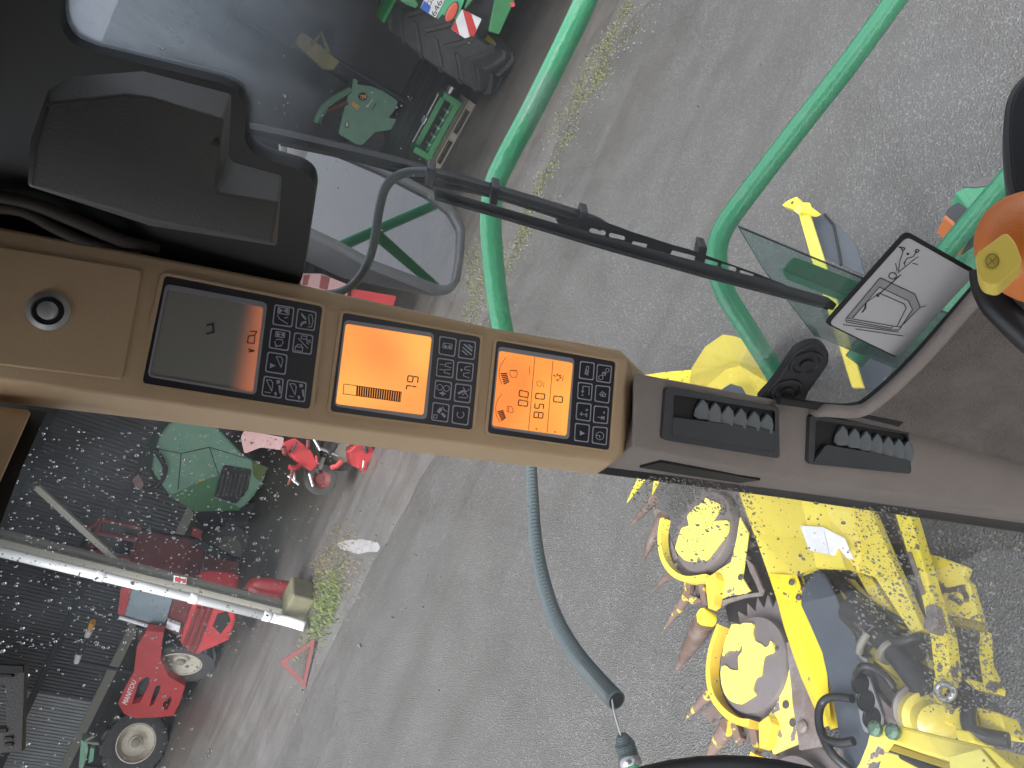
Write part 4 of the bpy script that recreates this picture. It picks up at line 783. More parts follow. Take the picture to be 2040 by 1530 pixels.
for x, y in ((820, 1240), (1055, 1278), (1045, 560), (1085, 548), (1120, 560), (1128, 590), (1090, 625)): MB().slab(q3([(x - 14, y + 6), (x, y - 12), (x + 16, y + 8)], .0023), -Pn * .0003).build('screen_symbol', 'segment_dark', t3)
for a0, b0, a1, b1 in (((368, 540), (440, 535), (408, 668), (470, 638)), ((328, 1022), (395, 1008), (376, 1132), (426, 1095))):
    for k in range(6):
        f_ = k / 5.; a = (a0[0] + (a1[0] - a0[0]) * f_, a0[1] + (a1[1] - a0[1]) * f_); b = (b0[0] + (b1[0] - b0[0]) * f_, b0[1] + (b1[1] - b0[1]) * f_)
        mb = MB(); mb.strip(q3([a, b], .0022), .0013, Pn, .0003); mb.build('bar', 'segment_dark', t3)
base_at(t3, pfp.at(1225, 890))

# ---- air vents in the lower pillar
def vent(label, D, outer, inner, flap, fins, fw_, fhh):
    t = thing('air_vent', label, 'air vent', 'air vents in the brown lower pillar'); q = lambda L, h=0.: lp.pts(D(L), h)
    slab('duct', q(inner, .001), -Ln * .002, 'seal_black', t)
    MB().holed(rounded(q(outer, .007), .006), [rounded(q(inner, .007), .004)], -Ln * .008).build('frame', 'dark_grey_plastic', t, bevel=.001)
    slab('flap', q(flap, .0085), -Ln * .006, 'dark_grey_plastic', t, bevel=.0012, r=.003)
    for (x, y) in fins:
        L = [(x - fw_, y + fhh * .55), (x - fw_ * .8, y - fhh * .1), (x - fw_ * .25, y - fhh * .7), (x + fw_ * .1, y - fhh), (x + fw_ * .8, y - fhh * .55), (x + fw_, y + fhh * .1), (x + fw_ * .75, y + fhh * .8), (x - fw_ * .4, y + fhh * .85)]
        A_ = q(L, .003); B_ = [p + Ln * (.0025 + .004 * (i in (3, 4, 5, 6))) for i, p in enumerate(A_)]
        mb = MB(); mb.prism(A_, B_); mb.build('fin', 'fin_grey', t, bevel=.0006)
    base_at(t, q(outer)[2]); return t
D5 = lambda L: [(x / 2.55 + 1240, y / 2.55 + 380) for x, y in L]
vent('air vent nearest the display pillar, dark grey with open fins', D5, [(222, 995), (795, 1098), (800, 1362), (203, 1265)], [(262, 1036), (778, 1120), (770, 1325), (258, 1240)], [(258, 1150), (700, 1205), (782, 1222), (768, 1325), (256, 1244)], [(392, 1112), (455, 1128), (520, 1145), (585, 1158), (652, 1172), (718, 1185)], 34, 56)
vent('air vent farther down beside the fabric panel, dark grey with open fins', D5, [(955, 1138), (1455, 1212), (1470, 1440), (945, 1388)], [(985, 1165), (1450, 1236), (1460, 1420), (975, 1370)], [(1035, 1290), (1300, 1335), (1465, 1372), (1455, 1428), (970, 1380)], [(1100, 1245), (1160, 1258), (1218, 1272), (1275, 1286), (1330, 1300), (1383, 1312), (1430, 1322)], 31, 56)

# ---- window bracket, safety sticker
br = thing('window_catch', 'black rounded catch plate at the lower corner of the side window', 'catch')
q = S_([(1505, 805), (1540, 768), (1585, 702), (1612, 687), (1636, 687), (1652, 702), (1652, 725), (1606, 790), (1604, 815)], .014)
slab('plate', q, -Is * .012, 'black_plastic', br, r=.012, bevel=.002)
for x, y, r in ((1605, 722, .019), (1566, 776, .019)):
    MB().lathe(side.at(x, y, .013), Is, [(r, 0), (r * .96, .003), (r * .8, .0035), (r * .72, .0015), (r * .42, .002), (r * .38, .0055), (r * .1, .006)], 28).build('knob', 'black_plastic', br, auto=35)
base_at(br, side.at(1560, 800))
st = thing('emergency_exit_sticker', 'white rounded safety sticker with line drawing on the side window', 'sticker')
D6 = lambda L: [(x / 3.4 + 1440, y / 3.4 + 360) for x, y in L]
qs = lambda L, h=0.: side.pts(D6(L), h)
crn = [(1238, 338), (1722, 612), (1178, 1202), (684, 962)]; o = qs(crn); cc = sum(o, V()) / 4
slab('border', rounded(qs(crn, .003), .008), -Is * .001, 'print_black', st); slab('face', rounded([cc + (p - cc) * .945 + Is * .0036 for p in o], .007), -Is * .0005, 'sticker_white', st)
slab('hatched_wall', qs([(835, 935), (1065, 658), (1300, 768), (1338, 858), (1230, 975), (1285, 872), (1255, 812), (1060, 720), (878, 928)], .0041), -Is * .0003, 'print_grey_soft', st)
mb = MB(); lw = .0007
for L in ([(880, 930), (1060, 720), (1255, 812), (1285, 872), (1205, 992)], [(835, 935), (1065, 658), (1300, 768), (1338, 858), (1200, 992)], [(880, 926), (965, 830), (1060, 762), (1228, 835), (1242, 865), (1180, 985)], [(840, 930), (1150, 985), (1210, 992), (1190, 1012), (1135, 1010), (838, 958), (835, 935)], [(845, 945), (1140, 1000), (1150, 985)], [(815, 975), (1190, 1026)], [(900, 1005), (1220, 1052)], [(1190, 615), (1200, 540), (1215, 500), (1222, 470)], [(1180, 610), (1170, 560)], [(1185, 625), (1240, 580), (1300, 530), (1325, 515)], [(1225, 560), (1250, 525), (1290, 515), (1312, 480)], [(1230, 575), (1235, 550)], [(1285, 560), (1320, 568)], [(1338, 858), (1375, 848)]): mb.strip(qs(L, .0043), lw, Is, .0002)
for x, y, r in ((1150, 645, 26), (1222, 462, 11), (1316, 476, 12)): mb.strip(qs([(x + r * math.cos(k * .5236), y + r * .85 * math.sin(k * .5236)) for k in range(13)], .0043), lw * 1.2, Is, .0002)
mb.strip(qs([(1205, 638), (1060, 768)], .0043), .0012, Is, .0002); mb.strip(qs([(968, 830), (965, 865), (945, 890)], .0043), .0016, Is, .0002); mb.strip(qs([(1195, 450), (1215, 455)], .0043), .0012, Is, .0002)
for L in ([(1038, 775), (1055, 765), (1062, 785), (1045, 788)], [(1245, 488), (1265, 495), (1250, 508)]): mb.slab(qs(L, .0046), -Is * .0002)
mb.build('line_drawing', 'print_black', st); base_at(st, qs([(1178, 1195)])[0])

# ---- side window wiper, outside the glass
wi = thing('side_wiper', 'long black wiper with slotted bridge across the side window', 'wiper')
Dw = lambda L: [(x / 3.1875 + 1060, y / 3.1875 + 380) for x, y in L]
slab('blade', S_([(862, 378), (872, 376), (1100, 442), (1300, 497), (1500, 550), (1650, 592), (1668, 606), (1660, 619), (1640, 612), (1400, 550), (1200, 494), (1000, 434), (866, 398)], -.02), ray(1250, 490) * .006, 'wiper_black', wi, bevel=.0012)
slab('squeegee', S_([(868, 393), (1000, 430), (1200, 490), (1400, 546), (1650, 613), (1650, 618), (1400, 553), (1200, 497), (1000, 437), (866, 399)], -.014), ray(1250, 490) * .006, 'seal_black', wi)
ov = lambda x0, y0, x1, y1, w_: [(x0, y0), (x0 + 8, y0 - 8), (x1, y1 - 10), (x1 + 6, y1), (x1 - 2, y1 + w_), (x0 + 8, y0 + w_ - 6)]
MB().holed(S_(Dw([(150, 180), (390, 170), (640, 262), (900, 345), (1000, 372), (1160, 430), (1420, 522), (1620, 600), (1500, 590), (1100, 492), (700, 392), (350, 290), (180, 235)]), -.036),
           [S_(Dw(h), -.036) for h in ([(362, 250), (375, 236), (462, 254), (470, 270), (460, 284), (372, 266)], [(486, 278), (498, 266), (584, 288), (592, 302), (584, 314), (494, 294)], [(640, 320), (732, 340), (722, 366), (632, 345)], [(892, 378), (1040, 416), (1025, 455), (872, 416)], [(1084, 442), (1096, 432), (1176, 454), (1182, 466), (1174, 478), (1092, 458)], [(1198, 474), (1210, 464), (1294, 488), (1300, 502), (1290, 515), (1206, 492)], [(1316, 508), (1330, 505), (1412, 532), (1402, 542), (1322, 524)])], ray(1250, 490) * .0025).build('bridge', 'wiper_black', wi)
MB().tube(S_([(430, 245), (560, 272), (760, 318), (860, 344), (985, 378), (1160, 432), (1200, 450)], -.05), [.006, .007, .007, .0055, .0055, .006, .006], 8, 4).build('arm', 'wiper_black', wi, auto=40)
MB().tube(S_([(560, 282), (700, 312), (800, 340), (862, 362), (985, 388), (1160, 444)], -.055), .004, 8, 4).build('arm_rod', 'seal_black', wi, auto=40)
for x, y in ((858, 345), (985, 381), (1160, 432), (1395, 500)):
    p = side.at(x, y, -.045); mb = MB(); mb.box(p, (side.at(x + 8, y + 2, -.045) - p), (side.at(x - 3, y + 18, -.045) - p), Is * .009); mb.build('clip', 'wiper_black', wi, bevel=.0015)
MB().tube(S_([(850, 343), (815, 343), (786, 354), (766, 378), (755, 420), (748, 465), (738, 510), (718, 550), (690, 576), (655, 586), (600, 590)], -.03), .0045, 10, 4).build('washer_hose', 'rubber_hose', wi, auto=40)
base_at(wi, side.at(1650, 610))

# ---- outside mirror
Mn = V((.41, -.91, .05)).normalized(); mc = at(770, 440, 1.45); mp_ = Plane(mc, Mn)
mi = thing('outside_mirror', 'black framed outside mirror reflecting pale ground and green rail', 'mirror')
mo = [(560, 260), (680, 292), (764, 328), (862, 380), (905, 414), (927, 452), (925, 505), (917, 560), (902, 581), (872, 580), (745, 530), (680, 494), (560, 440)]
inn_ = [(572, 275), (680, 304), (760, 338), (856, 388), (898, 420), (917, 455), (915, 505), (907, 553), (895, 568), (874, 567), (745, 519), (680, 482), (572, 432)]
slab('glass', mp_.pts(inn_, -.003), -Mn * .003, 'mirror_silver', mi)
MB().holed(rounded(mp_.pts(mo, .008), .01, 3), [rounded(mp_.pts(inn_, .008), .008, 3)], -Mn * .02).build('frame', 'dark_grey_plastic', mi, auto=40, bevel=.002)
mb = MB(); bk = [(560, 300), (680, 330), (764, 360), (850, 400), (890, 440), (908, 470), (905, 520), (902, 570), (890, 588), (862, 591), (745, 570), (680, 556), (560, 500)]
mb.prism(mp_.pts(mo, -.012), mp_.pts(bk, -.085)); mb.build('housing', 'black_plastic', mi, bevel=.006, auto=40)
MB().tube([mp_.at(700, 440, -.08), mp_.at(640, 560, -.25) + Z * .1, mp_.at(600, 640, -.2) + Z * .3, at(500, 700, 1.0)], .014, 10, 4).build('arm', 'black_plastic', mi, auto=40)
base_at(mi, mp_.at(745, 575))
# ---- handrails
def rail(P, label=None, r=.0158):
    o = MB().tube([at(*p) for p in P], r, 18, 8).build('handrail', 'rail_green', fh, auto=60)
    if label: o['label'] = label
    return o
rail([(1205, -90, 1.0), (1165, 5, 1.0), (1120, 100, 1.01), (1060, 220, 1.03), (1008, 318, 1.05), (985, 372, 1.06), (978, 430, 1.07), (981, 500, 1.08), (989, 580, 1.09), (1002, 660, 1.1), (1030, 800, 1.12), (1046, 880, 1.13)])
rail([(1840, -75, 1.02), (1780, 5, 1.02), (1690, 128, 1.03), (1580, 268, 1.05), (1482, 396, 1.06), (1438, 462, 1.07), (1428, 520, 1.08), (1446, 585, 1.09), (1492, 660, 1.1), (1545, 745, 1.12), (1600, 840, 1.14)], r=.0152)
rail([(2120, 230, 1.08), (2010, 352, 1.08), (1900, 482, 1.09), (1850, 545, 1.1), (1770, 640, 1.12), (1700, 720, 1.14)], r=.015)
Rr = lambda x, y, d: mp_.at(x, y) + (lambda v: (v - Mn * 2 * v.dot(Mn)))(ray(x, y).normalized()) * d     # along the mirrored line of sight
MB().tube([Rr(640, 510, .9), Rr(690, 484, .95), Rr(780, 444, 1.05), Rr(890, 396, 1.15), Rr(960, 362, 1.2)], .0185, 14, 4).build('handrail', 'rail_green', fh, auto=60)
slab('rail_stay', [Rr(738, 468, 1.02), Rr(762, 460, 1.02), Rr(885, 572, 1.1), Rr(855, 566, 1.1)], V((0, 0, .01)), 'deere_green', fh)
# ---- glazed lower guard with a green box behind it, platform bracket and marker lamps
gq = lambda L, h: S_(L, h)
slab('lower_glass', gq([(1470, 451), (1722, 556), (1905, 632), (1850, 765), (1790, 736), (1620, 666), (1522, 538)], -.16), -Is * .005, 'tinted_glass', fh)
for L in ([(1470, 451), (1522, 538), (1620, 666)], [(1470, 451), (1722, 556), (1905, 632)], [(1620, 666), (1790, 736), (1850, 765)]):
    MB().tube(gq(L, -.162), .0011, 6).build('glass_edge', 'lamp_clear' if L[1][0] == 1522 else 'print_black' if L[1][0] == 1722 else 'pale_green', fh)
gx = thing('green_toolbox', 'small green metal box behind the tinted lower glass', 'box')
mb = MB(); fa = [(400, 605), (475, 508), (960, 696), (850, 790)]; mb.prism(gq(D6(fa), -.24), gq(D6([(425, 668), (500, 590), (960, 760), (830, 830)]), -.31)); mb.build('body', 'box_green' if 'box_green' in MATS else mat('box_green', (.03, .27, .1), .35, col2=(.025, .23, .085), ns=6), gx, bevel=.004)
slab('lid_edge', gq(D6([(402, 612), (850, 786), (815, 815), (432, 668)]), -.238), -Is * .01, 'rail_green', gx); base_at(gx, gq(D6([(430, 668)]), -.3)[0])
Dp = lambda L: [(x / 2.638 + 1780, y / 2.638 + 100) for x, y in L]
pp1 = plane3(at(1900, 380, 1.6), at(1990, 340, 1.62), at(1990, 420, 1.55))
slab('platform_bracket', pp1.pts(Dp([(328, 742), (470, 672), (520, 666), (620, 600), (800, 560), (800, 800), (420, 850), (390, 820)])), -pp1.n * .04, 'rail_green', fh, bevel=.004)
slab('platform_plate', pp1.pts(Dp([(370, 715), (470, 672), (545, 660), (620, 620), (620, 700), (420, 720)]), .002), -pp1.n * .01, 'steel_rust', fh)
slab('door_sill', pp1.pts(Dp([(225, 1085), (330, 1010), (470, 870), (640, 740), (800, 700), (800, 1300), (200, 1530), (60, 1540), (160, 1320)]), -.02), -pp1.n * .03, 'rail_green', fh)
slab('step_tread', pp1.pts(Dp([(480, 850), (640, 760), (700, 760), (600, 860), (500, 880)]), .01), -pp1.n * .02, 'steel_blue', fh)
for k, L in enumerate(([(272, 858), (300, 815), (345, 795), (395, 832), (390, 880), (340, 905), (318, 905)], [(392, 960), (470, 890), (490, 900), (470, 940), (405, 985)])):
    lm = thing('marker_lamp', ['black marker lamp with orange lens clear of the green rail', 'black marker lamp with orange lens half behind the orange grip'][k], 'lamp', 'marker lamps on the platform')
    slab('body', pp1.pts(Dp(L), .05), -pp1.n * .05, 'dark_grey_plastic', lm, bevel=.004)
    L2 = ([(264, 878), (274, 866), (322, 905), (318, 928)], [(372, 985), (390, 972), (402, 985), (384, 1003)])[k]
    slab('lens', pp1.pts(Dp(L2), .055), -pp1.n * .04, 'orange_lens', lm); base_at(lm, pp1.at(*Dp([L[0]])[0]))
# ---- corrugated hose over the front rod, its wire and the second hose end
hz = thing('corrugated_hose', 'grey corrugated hose hanging in front of the windscreen with a bare wire', 'hose')
pts, _ = spline([at(*p) for p in ((1052, 860, 1.85), (1058, 925, 1.75), (1062, 1000, 1.62), (1068, 1080, 1.48), (1083, 1160, 1.34), (1108, 1235, 1.22), (1145, 1300, 1.12), (1190, 1355, 1.05), (1228, 1396, 1.0))], 0, 22)
mb = MB(); mb.tube(pts, [.0112 + (.0024 if i % 2 else 0) for i in range(len(pts))], 18, caps=False); mb.build('sleeve', 'rubber_hose', hz)
MB().tube([pts[-1] - (pts[-1] - pts[-6]) * .2, pts[-1]], .0105, 14).build('inner_core', 'seal_black', hz)
MB().tube([at(1218, 1385, 1.0), at(1224, 1420, .99), at(1238, 1468, .98)], .0014, 8, 3).build('wire', 'bright_steel', hz, auto=40)
p2, _ = spline([at(*p) for p in ((1238, 1464, .98), (1244, 1480, .98), (1250, 1500, .975), (1254, 1514, .97))], 0, 8)
mb = MB(); mb.tube(p2, [(.005 + .0009 * min(i, 9)) + (.001 if i % 2 else 0) for i in range(len(p2))], 16); mb.build('hose_end', 'rubber_hose', hz)
MB().lathe(p2[-1], (p2[-1] - p2[-4]), [(.013, -.003), (.0155, .0), (.0155, .006), (.013, .009)], 18).build('clamp', 'bright_steel', hz, auto=40)
MB().tube([p2[-1], at(1262, 1600, .96)], .012, 16).build('rod_end', 'rail_green', hz, auto=60); base_at(hz, pts[-1])
# ---- steering wheel, control lever, armrest panel
sw = thing('steering_wheel', 'black steering wheel rim, only its top edge in view', 'steering wheel')
sc_ = at(1450, 2141, .5); su = (at(1450, 1500, .5) - sc_).normalized(); sr_ = (at(2050, 2141, .5) - sc_).normalized(); rr_ = .2
mb = MB(); mb.tube([sc_ + (su * math.cos(a) + sr_ * math.sin(a)) * rr_ for a in [math.pi + k * math.pi / 36 for k in range(73)]], .014, 14, caps=False); mb.build('rim', 'black_plastic', sw, smooth=True)
for a in (0.9, 3.14, 5.4): MB().tube([sc_, sc_ + (su * math.cos(a) + sr_ * math.sin(a)) * rr_], .01, 8).build('spoke', 'black_plastic', sw)
MB().lathe(sc_, su.cross(sr_), [(.05, -.01), (.055, 0), (.05, .015)], 24).build('hub', 'black_plastic', sw); base_at(sw, sc_)
jl = thing('control_lever', 'orange control lever knob with a yellow push key', 'control lever')
jd = .44; jc = at(2072, 495, jd); ja = (at(2000, 400, jd) - at(2072, 520, jd)).normalized()
e_u = (at(2100, 495, jd) - jc).normalized(); e_v = (at(2072, 530, jd) - jc).normalized(); k_ = jd / FPX
mb = MB(); n1, n2 = 24, 16
vs = []
for i in range(n2 + 1):
    th = math.pi * i / n2
    for j in range(n1):
        ph = 2 * math.pi * j / n1; vs.append(jc + e_u * (math.sin(th) * math.cos(ph) * 118 * k_) + e_v * (math.cos(th) * 112 * k_ + math.sin(th) * math.cos(ph) * 20 * k_) + FW * (math.sin(th) * math.sin(ph) * 100 * k_))
mb.add(vs, [(i * n1 + j, i * n1 + (j + 1) % n1, (i + 1) * n1 + (j + 1) % n1, (i + 1) * n1 + j) for i in range(n2) for j in range(n1)]); mb.build('knob', 'orange_grip', jl, smooth=True)
kp = plane3(at(1945, 505, .415), at(2004, 462, .41), at(1985, 570, .405))
kb = slab('push_key', kp.pts([(1943, 506), (2004, 461), (2022, 480), (2038, 522), (1986, 570), (1956, 563), (1946, 540)]), -kp.n * .016, 'yellow_key', jl, bevel=.003, r=.003, seg=3)
mb = MB(); mb.strip(kp.pts([(1977 + 13 * math.cos(k * .5236), 520 + 14 * math.sin(k * .5236)) for k in range(13)], .0004), .0006, kp.n, .0002); mb.strip(kp.pts([(1968, 528), (1986, 512)], .0004), .0006, kp.n, .0002); mb.strip(kp.pts([(1972, 514), (1982, 527)], .0004), .0006, kp.n, .0002); mb.build('key_symbol', mat('key_print_brown', (.3, .22, .03), .6), kb)
MB().tube([at(*p) for p in ((1962, 535, .5), (1966, 570, .5), (1984, 606, .495), (2018, 642, .49), (2070, 690, .485), (2120, 720, .48))], .0095, 12, 5).build('boot', 'black_plastic', jl, auto=60)
MB().tube([jc + FW * .005, jc + FW * .16 + V((0, 0, -.25))], .016, 12).build('stem', 'black_plastic', jl); base_at(jl, jc + FW * .16 + V((0, 0, -.25)))
ar = thing('armrest_monitor', 'dark grey rounded monitor edge above the orange lever', 'monitor')
ap = plane3(at(2010, 260, .5), at(2040, 180, .5), at(2040, 360, .49))
L = [(2012, 400), (2002, 330), (1999, 260), (2003, 205), (2018, 168), (2050, 138), (2150, 120), (2150, 420)]
slab('casing', rounded(ap.pts(L), .01), -ap.n * .02, 'dark_grey_plastic', ar, bevel=.003)
slab('screen', rounded(ap.pts([(2026, 395), (2016, 330), (2013, 262), (2017, 210), (2030, 178), (2056, 155), (2150, 140), (2150, 410)], .0015), .01), -ap.n * .002, 'machine_glass' if False else 'black_plastic', ar, bevel=.0005); base_at(ar, ap.at(2012, 400))

# ================================================================== MAIZE HEADER IN FRONT OF THE WINDSCREEN
hdr = thing('maize_header', 'yellow rotary maize header with worn discs, saw blades and pointed dividers', 'harvester header')
hpt = gp(1490, 1325, .75); Hn = V((0, math.sin(R_(9)), math.cos(R_(9)))); HP = Plane(hpt, Hn)
hq = lambda L, h=0.: HP.pts(L, h)
def hslab(name, L, h, th, mt, bevel=.004, r=0., lab=None, parent=None):
    P = hq(L, h)
    if r: P = rounded(P, r)
    o = MB().slab(P, -Hn * th).build(name, mt, parent or hdr, bevel=bevel)
    if lab: o['label'] = lab
    return o
def htube(name, L, r, mt, n=10, smooth=5): return MB().tube([HP.at(x, y, h) for x, y, h in L], r, n, smooth).build(name, mt, hdr, auto=50)
def rotor(x, y, rx, teeth=30, mtl='steel_plate', scale=1.56):
    c = HP.at(x, y, 0); r = (HP.at(x + 2, y - rx, 0) - HP.at(x, y + rx, 0)).length / 2
    d = MB().lathe(c, Hn, [(r, -.05), (r, -.012), (r * .975, .0), (r * .6, .008), (.01, .014)], 48).build('rotor_disc', mtl, hdr, auto=30)
    mb = MB(); P = []
    for k in range(teeth):
        for da, q in ((0, 1.28), (.62, scale), (.7, scale * .99), (.96, 1.28)):
            a = 2 * math.pi * (k + da) / teeth; u = Hn.orthogonal().normalized(); w = Hn.cross(u); P.append(c - Hn * .06 + (u * math.cos(a) + w * math.sin(a)) * r * q)
    n = len(P); cc = c - Hn * .06
    mb.add(P + [p - Hn * .012 for p in P] + [cc, cc - Hn * .012], [(i, (i + 1) % n, 2 * n) for i in range(n)] + [(n + (i + 1) % n, n + i, 2 * n + 1) for i in range(n)] + [(i, n + i, n + (i + 1) % n, (i + 1) % n) for i in range(n)])
    mb.build('saw_blade', 'steel_plate', d)
    MB().lathe(c - Hn * .3, Hn, [(r * .8, 0), (r * .85, .24), (r * .5, .25)], 32).build('drum', 'steel_dark', d, auto=30)
    for k in range(3):
        a = k * 2.1 + .6; u = Hn.orthogonal().normalized(); w = Hn.cross(u); MB().lathe(c + (u * math.cos(a) + w * math.sin(a)) * r * .78 + Hn * .003, Hn, [(.009, 0), (.009, .004), (.005, .005)], 8).build('bolt', 'steel_dark', d)
    return c, r
c2, r2 = rotor(1497, 1322, 97); c1, r1 = rotor(1400, 1058, 76); c3, r3 = rotor(1578, 1604, 104)
def patch(L, ox, oy, c_h=.0165):               # what is left of the yellow paint on a rotor disc
    MB().slab(rounded(hq([(x / 4.636 + ox, y / 4.636 + oy) for x, y in L], c_h), .012, 3), -Hn * .012).build('paint_patch', 'yellow_fresh', hdr)
mat('yellow_fresh', (.74, .66, .14), .4, col2=(.68, .58, .11), ns=3, bump=.05, bs=40)
patch([(1190, 205), (1250, 200), (1270, 210), (1300, 190), (1390, 190), (1380, 260), (1410, 360), (1470, 385), (1500, 420), (1540, 400), (1550, 345), (1575, 380), (1575, 460), (1520, 480), (1490, 500), (1475, 580), (1465, 680), (1420, 690), (1395, 740), (1385, 790), (1415, 850), (1330, 900), (1270, 940), (1220, 930), (1170, 900), (1130, 850), (1100, 760), (1090, 650), (1100, 590), (1140, 580), (1170, 615), (1230, 630), (1260, 630), (1255, 560), (1250, 500), (1290, 460), (1295, 400), (1265, 395), (1260, 440), (1200, 445), (1150, 440), (1115, 470), (1105, 500), (1120, 400), (1150, 300), (1180, 240)], 1200, 1200)
patch([(950, 330), (985, 350), (1085, 390), (1075, 440), (1010, 560), (1060, 545), (1160, 540), (1155, 640), (1110, 710), (1060, 770), (1010, 840), (960, 900), (915, 915), (880, 850), (850, 925), (760, 910), (700, 850), (670, 800), (700, 700), (730, 610), (800, 590), (780, 500), (860, 410), (940, 370)], 1200, 920)
def guard(L, mt):
    mb = MB(); P, _ = spline(hq(L, .02), 0, 6)
    for i in range(len(P) - 1):
        a, b = P[i], P[i + 1]; d = (b - a).normalized(); s_ = Hn.cross(d).normalized() * .014
        mb.prism([a - s_, a + s_, a + s_ - Hn * .05, a - s_ - Hn * .05], [b - s_, b + s_, b + s_ - Hn * .05, b - s_ - Hn * .05])
    mb.build('guard_hoop', mt, hdr)
guard([(1432, 1244), (1416, 1290), (1410, 1340), (1418, 1385), (1440, 1417), (1468, 1436), (1492, 1440)], 'amber_paint')
guard([(1318, 1032), (1313, 1068), (1318, 1108), (1336, 1138), (1365, 1153), (1405, 1149)], 'yellow_paint')
guard([(1500, 1500), (1484, 1560), (1490, 1640)], 'amber_paint')
# dividers: pointed cones and spikes
for a, b, r, mt in (((1404, 1238, -.02), (1346, 1338, -.25), .05, 'spike_steel'), ((1302, 996, -.02), (1256, 1048, -.2), .03, 'spike_steel'), ((1322, 1030, -.03), (1280, 1118, -.2), .038, 'spike_steel'), ((1330, 1148, -.05), (1298, 1180, -.2), .02, 'spike_steel'), ((1372, 1185, -.02), (1324, 1252, -.2), .028, 'spike_rust'), ((1415, 1380, -.02), (1366, 1432, -.2), .026, 'spike_rust'), ((1452, 1446, -.02), (1400, 1524, -.2), .036, 'spike_rust'), ((1278, 955, -.02), (1250, 1000, -.2), .022, 'yellow_chipped'), ((1310, 955, -.02), (1300, 985, -.1), .018, 'yellow_chipped')):
    A, B = HP.at(*a), HP.at(*b); ax = B - A
    MB().tube([A, A + ax * .12, A + ax * .55, A + ax * .93, B], [r * .96, r, r * .66, r * .22, .004], 14).build('divider_point', mt, hdr, auto=40)
for x, y in ((1401, 1228), ):
    A = HP.at(x, y, .0); MB().lathe(A, Hn, [(.035, -.05), (.04, .0), (.035, .012), (.018, .012), (.016, 0)], 18).build('divider_eye', 'yellow_chipped', hdr, auto=30)
for L in ([(1362, 1156), (1375, 1154), (1372, 1190), (1362, 1196)], [(1388, 1158), (1400, 1160), (1408, 1206), (1400, 1210)], [(1362, 1178), (1400, 1196), (1380, 1204), (1360, 1190)], [(1486, 1440), (1502, 1438), (1510, 1490), (1502, 1500)], [(1420, 1395), (1460, 1425), (1475, 1470), (1465, 1480), (1445, 1420)]): hslab('divider_bar', L, -.02, .03, 'spike_rust')
for L, mt in (([(1300, 1010), (1322, 1020), (1330, 1060), (1350, 1110), (1338, 1120), (1312, 1060)], 'steel_rust'), ([(1420, 1430), (1470, 1440), (1480, 1480), (1470, 1485), (1450, 1455), (1418, 1440)], 'steel_rust'), ([(1395, 1420), (1420, 1405), (1440, 1428), (1418, 1442)], 'steel_rust')): hslab('crop_finger', L, -.05, .01, mt, .001)
# worn plates between the rotors
hslab('crop_plate', [(1410, 1152), (1430, 1136), (1456, 1120), (1468, 1070), (1474, 1030), (1490, 1060), (1478, 1150), (1494, 1176), (1482, 1182), (1446, 1188), (1422, 1198)], -.015, .01, 'yellow_worn', .001)
hslab('crop_plate', [(1522, 1436), (1546, 1404), (1566, 1330), (1572, 1296), (1578, 1400), (1592, 1480), (1540, 1502), (1530, 1470)], -.015, .01, 'yellow_worn', .001)
hslab('deflector', [(1404, 1152), (1424, 1140), (1428, 1152), (1420, 1204), (1410, 1212)], .03, .05, 'amber_paint')
hslab('deflector', [(1510, 1440), (1530, 1425), (1536, 1440), (1524, 1486), (1512, 1490)], .03, .05, 'amber_paint')
hslab('wear_plate', [(1422, 1200), (1484, 1184), (1512, 1180), (1506, 1164), (1494, 1140), (1484, 1110), (1500, 1125), (1520, 1174), (1516, 1186), (1484, 1190), (1450, 1200), (1424, 1214)], -.02, .012, 'steel_rust', .001)
wr = hslab('wear_plate', [(1566, 1280), (1580, 1276), (1602, 1336), (1626, 1420), (1646, 1484), (1592, 1494), (1582, 1420)], -.005, .012, 'steel_rust', .001)
MB().lathe(HP.at(1600, 1448, 0), Hn, [(.022, 0), (.022, .006), (.014, .012), (.003, .013)], 14).build('bolt', 'steel_rust', wr)
hslab('wear_plate', [(1544, 1178), (1560, 1176), (1590, 1270), (1606, 1340), (1584, 1300), (1560, 1230)], .0, .012, 'steel_rust', .001)
for x, y in ((1476, 1150), (1566, 1404), (1580, 1440)): MB().lathe(HP.at(x, y, -.012), Hn, [(.015, 0), (.015, .005), (.008, .006)], 10).build('bolt', 'steel_dark', hdr)
hslab('trough', [(1470, 990), (1500, 1000), (1560, 1170), (1600, 1300), (1660, 1540), (1560, 1540), (1500, 1440), (1440, 1190), (1420, 990)], -.3, .02, 'steel_dark', .0)
# folded yellow cover and beam
rows = [[(1468, 965, .0), (1530, 965, .09), (1590, 970, .17), (1640, 985, .17), (1692, 998, .1)], [(1482, 1010, .0), (1542, 1010, .09), (1600, 1015, .17), (1650, 1032, .17), (1706, 1050, .1)],
        [(1504, 1068, .0), (1564, 1068, .09), (1615, 1070, .17), (1668, 1085, .17), (1716, 1100, .1)], [(1530, 1142, .0), (1588, 1146, .09), (1626, 1130, .17), (1684, 1132, .17), (1712, 1144, .1)]]
mb = MB(); V_ = [HP.at(*p) for r in rows for p in r]; n = 5
f = [(i * n + j, i * n + j + 1, (i + 1) * n + j + 1, (i + 1) * n + j) for i in range(3) for j in range(4)]
mb.add(V_, f).add([p - Hn * .02 for p in V_], f); cv = mb.build('folded_cover', 'yellow_paint', hdr)
beam = [((1530, 1142), (1588, 1146)), ((1548, 1196), (1606, 1200)), ((1562, 1250), (1622, 1252)), ((1580, 1305), (1640, 1300)), ((1596, 1350), (1648, 1345)), ((1620, 1405), (1652, 1400)), ((1642, 1450), (1656, 1445))]
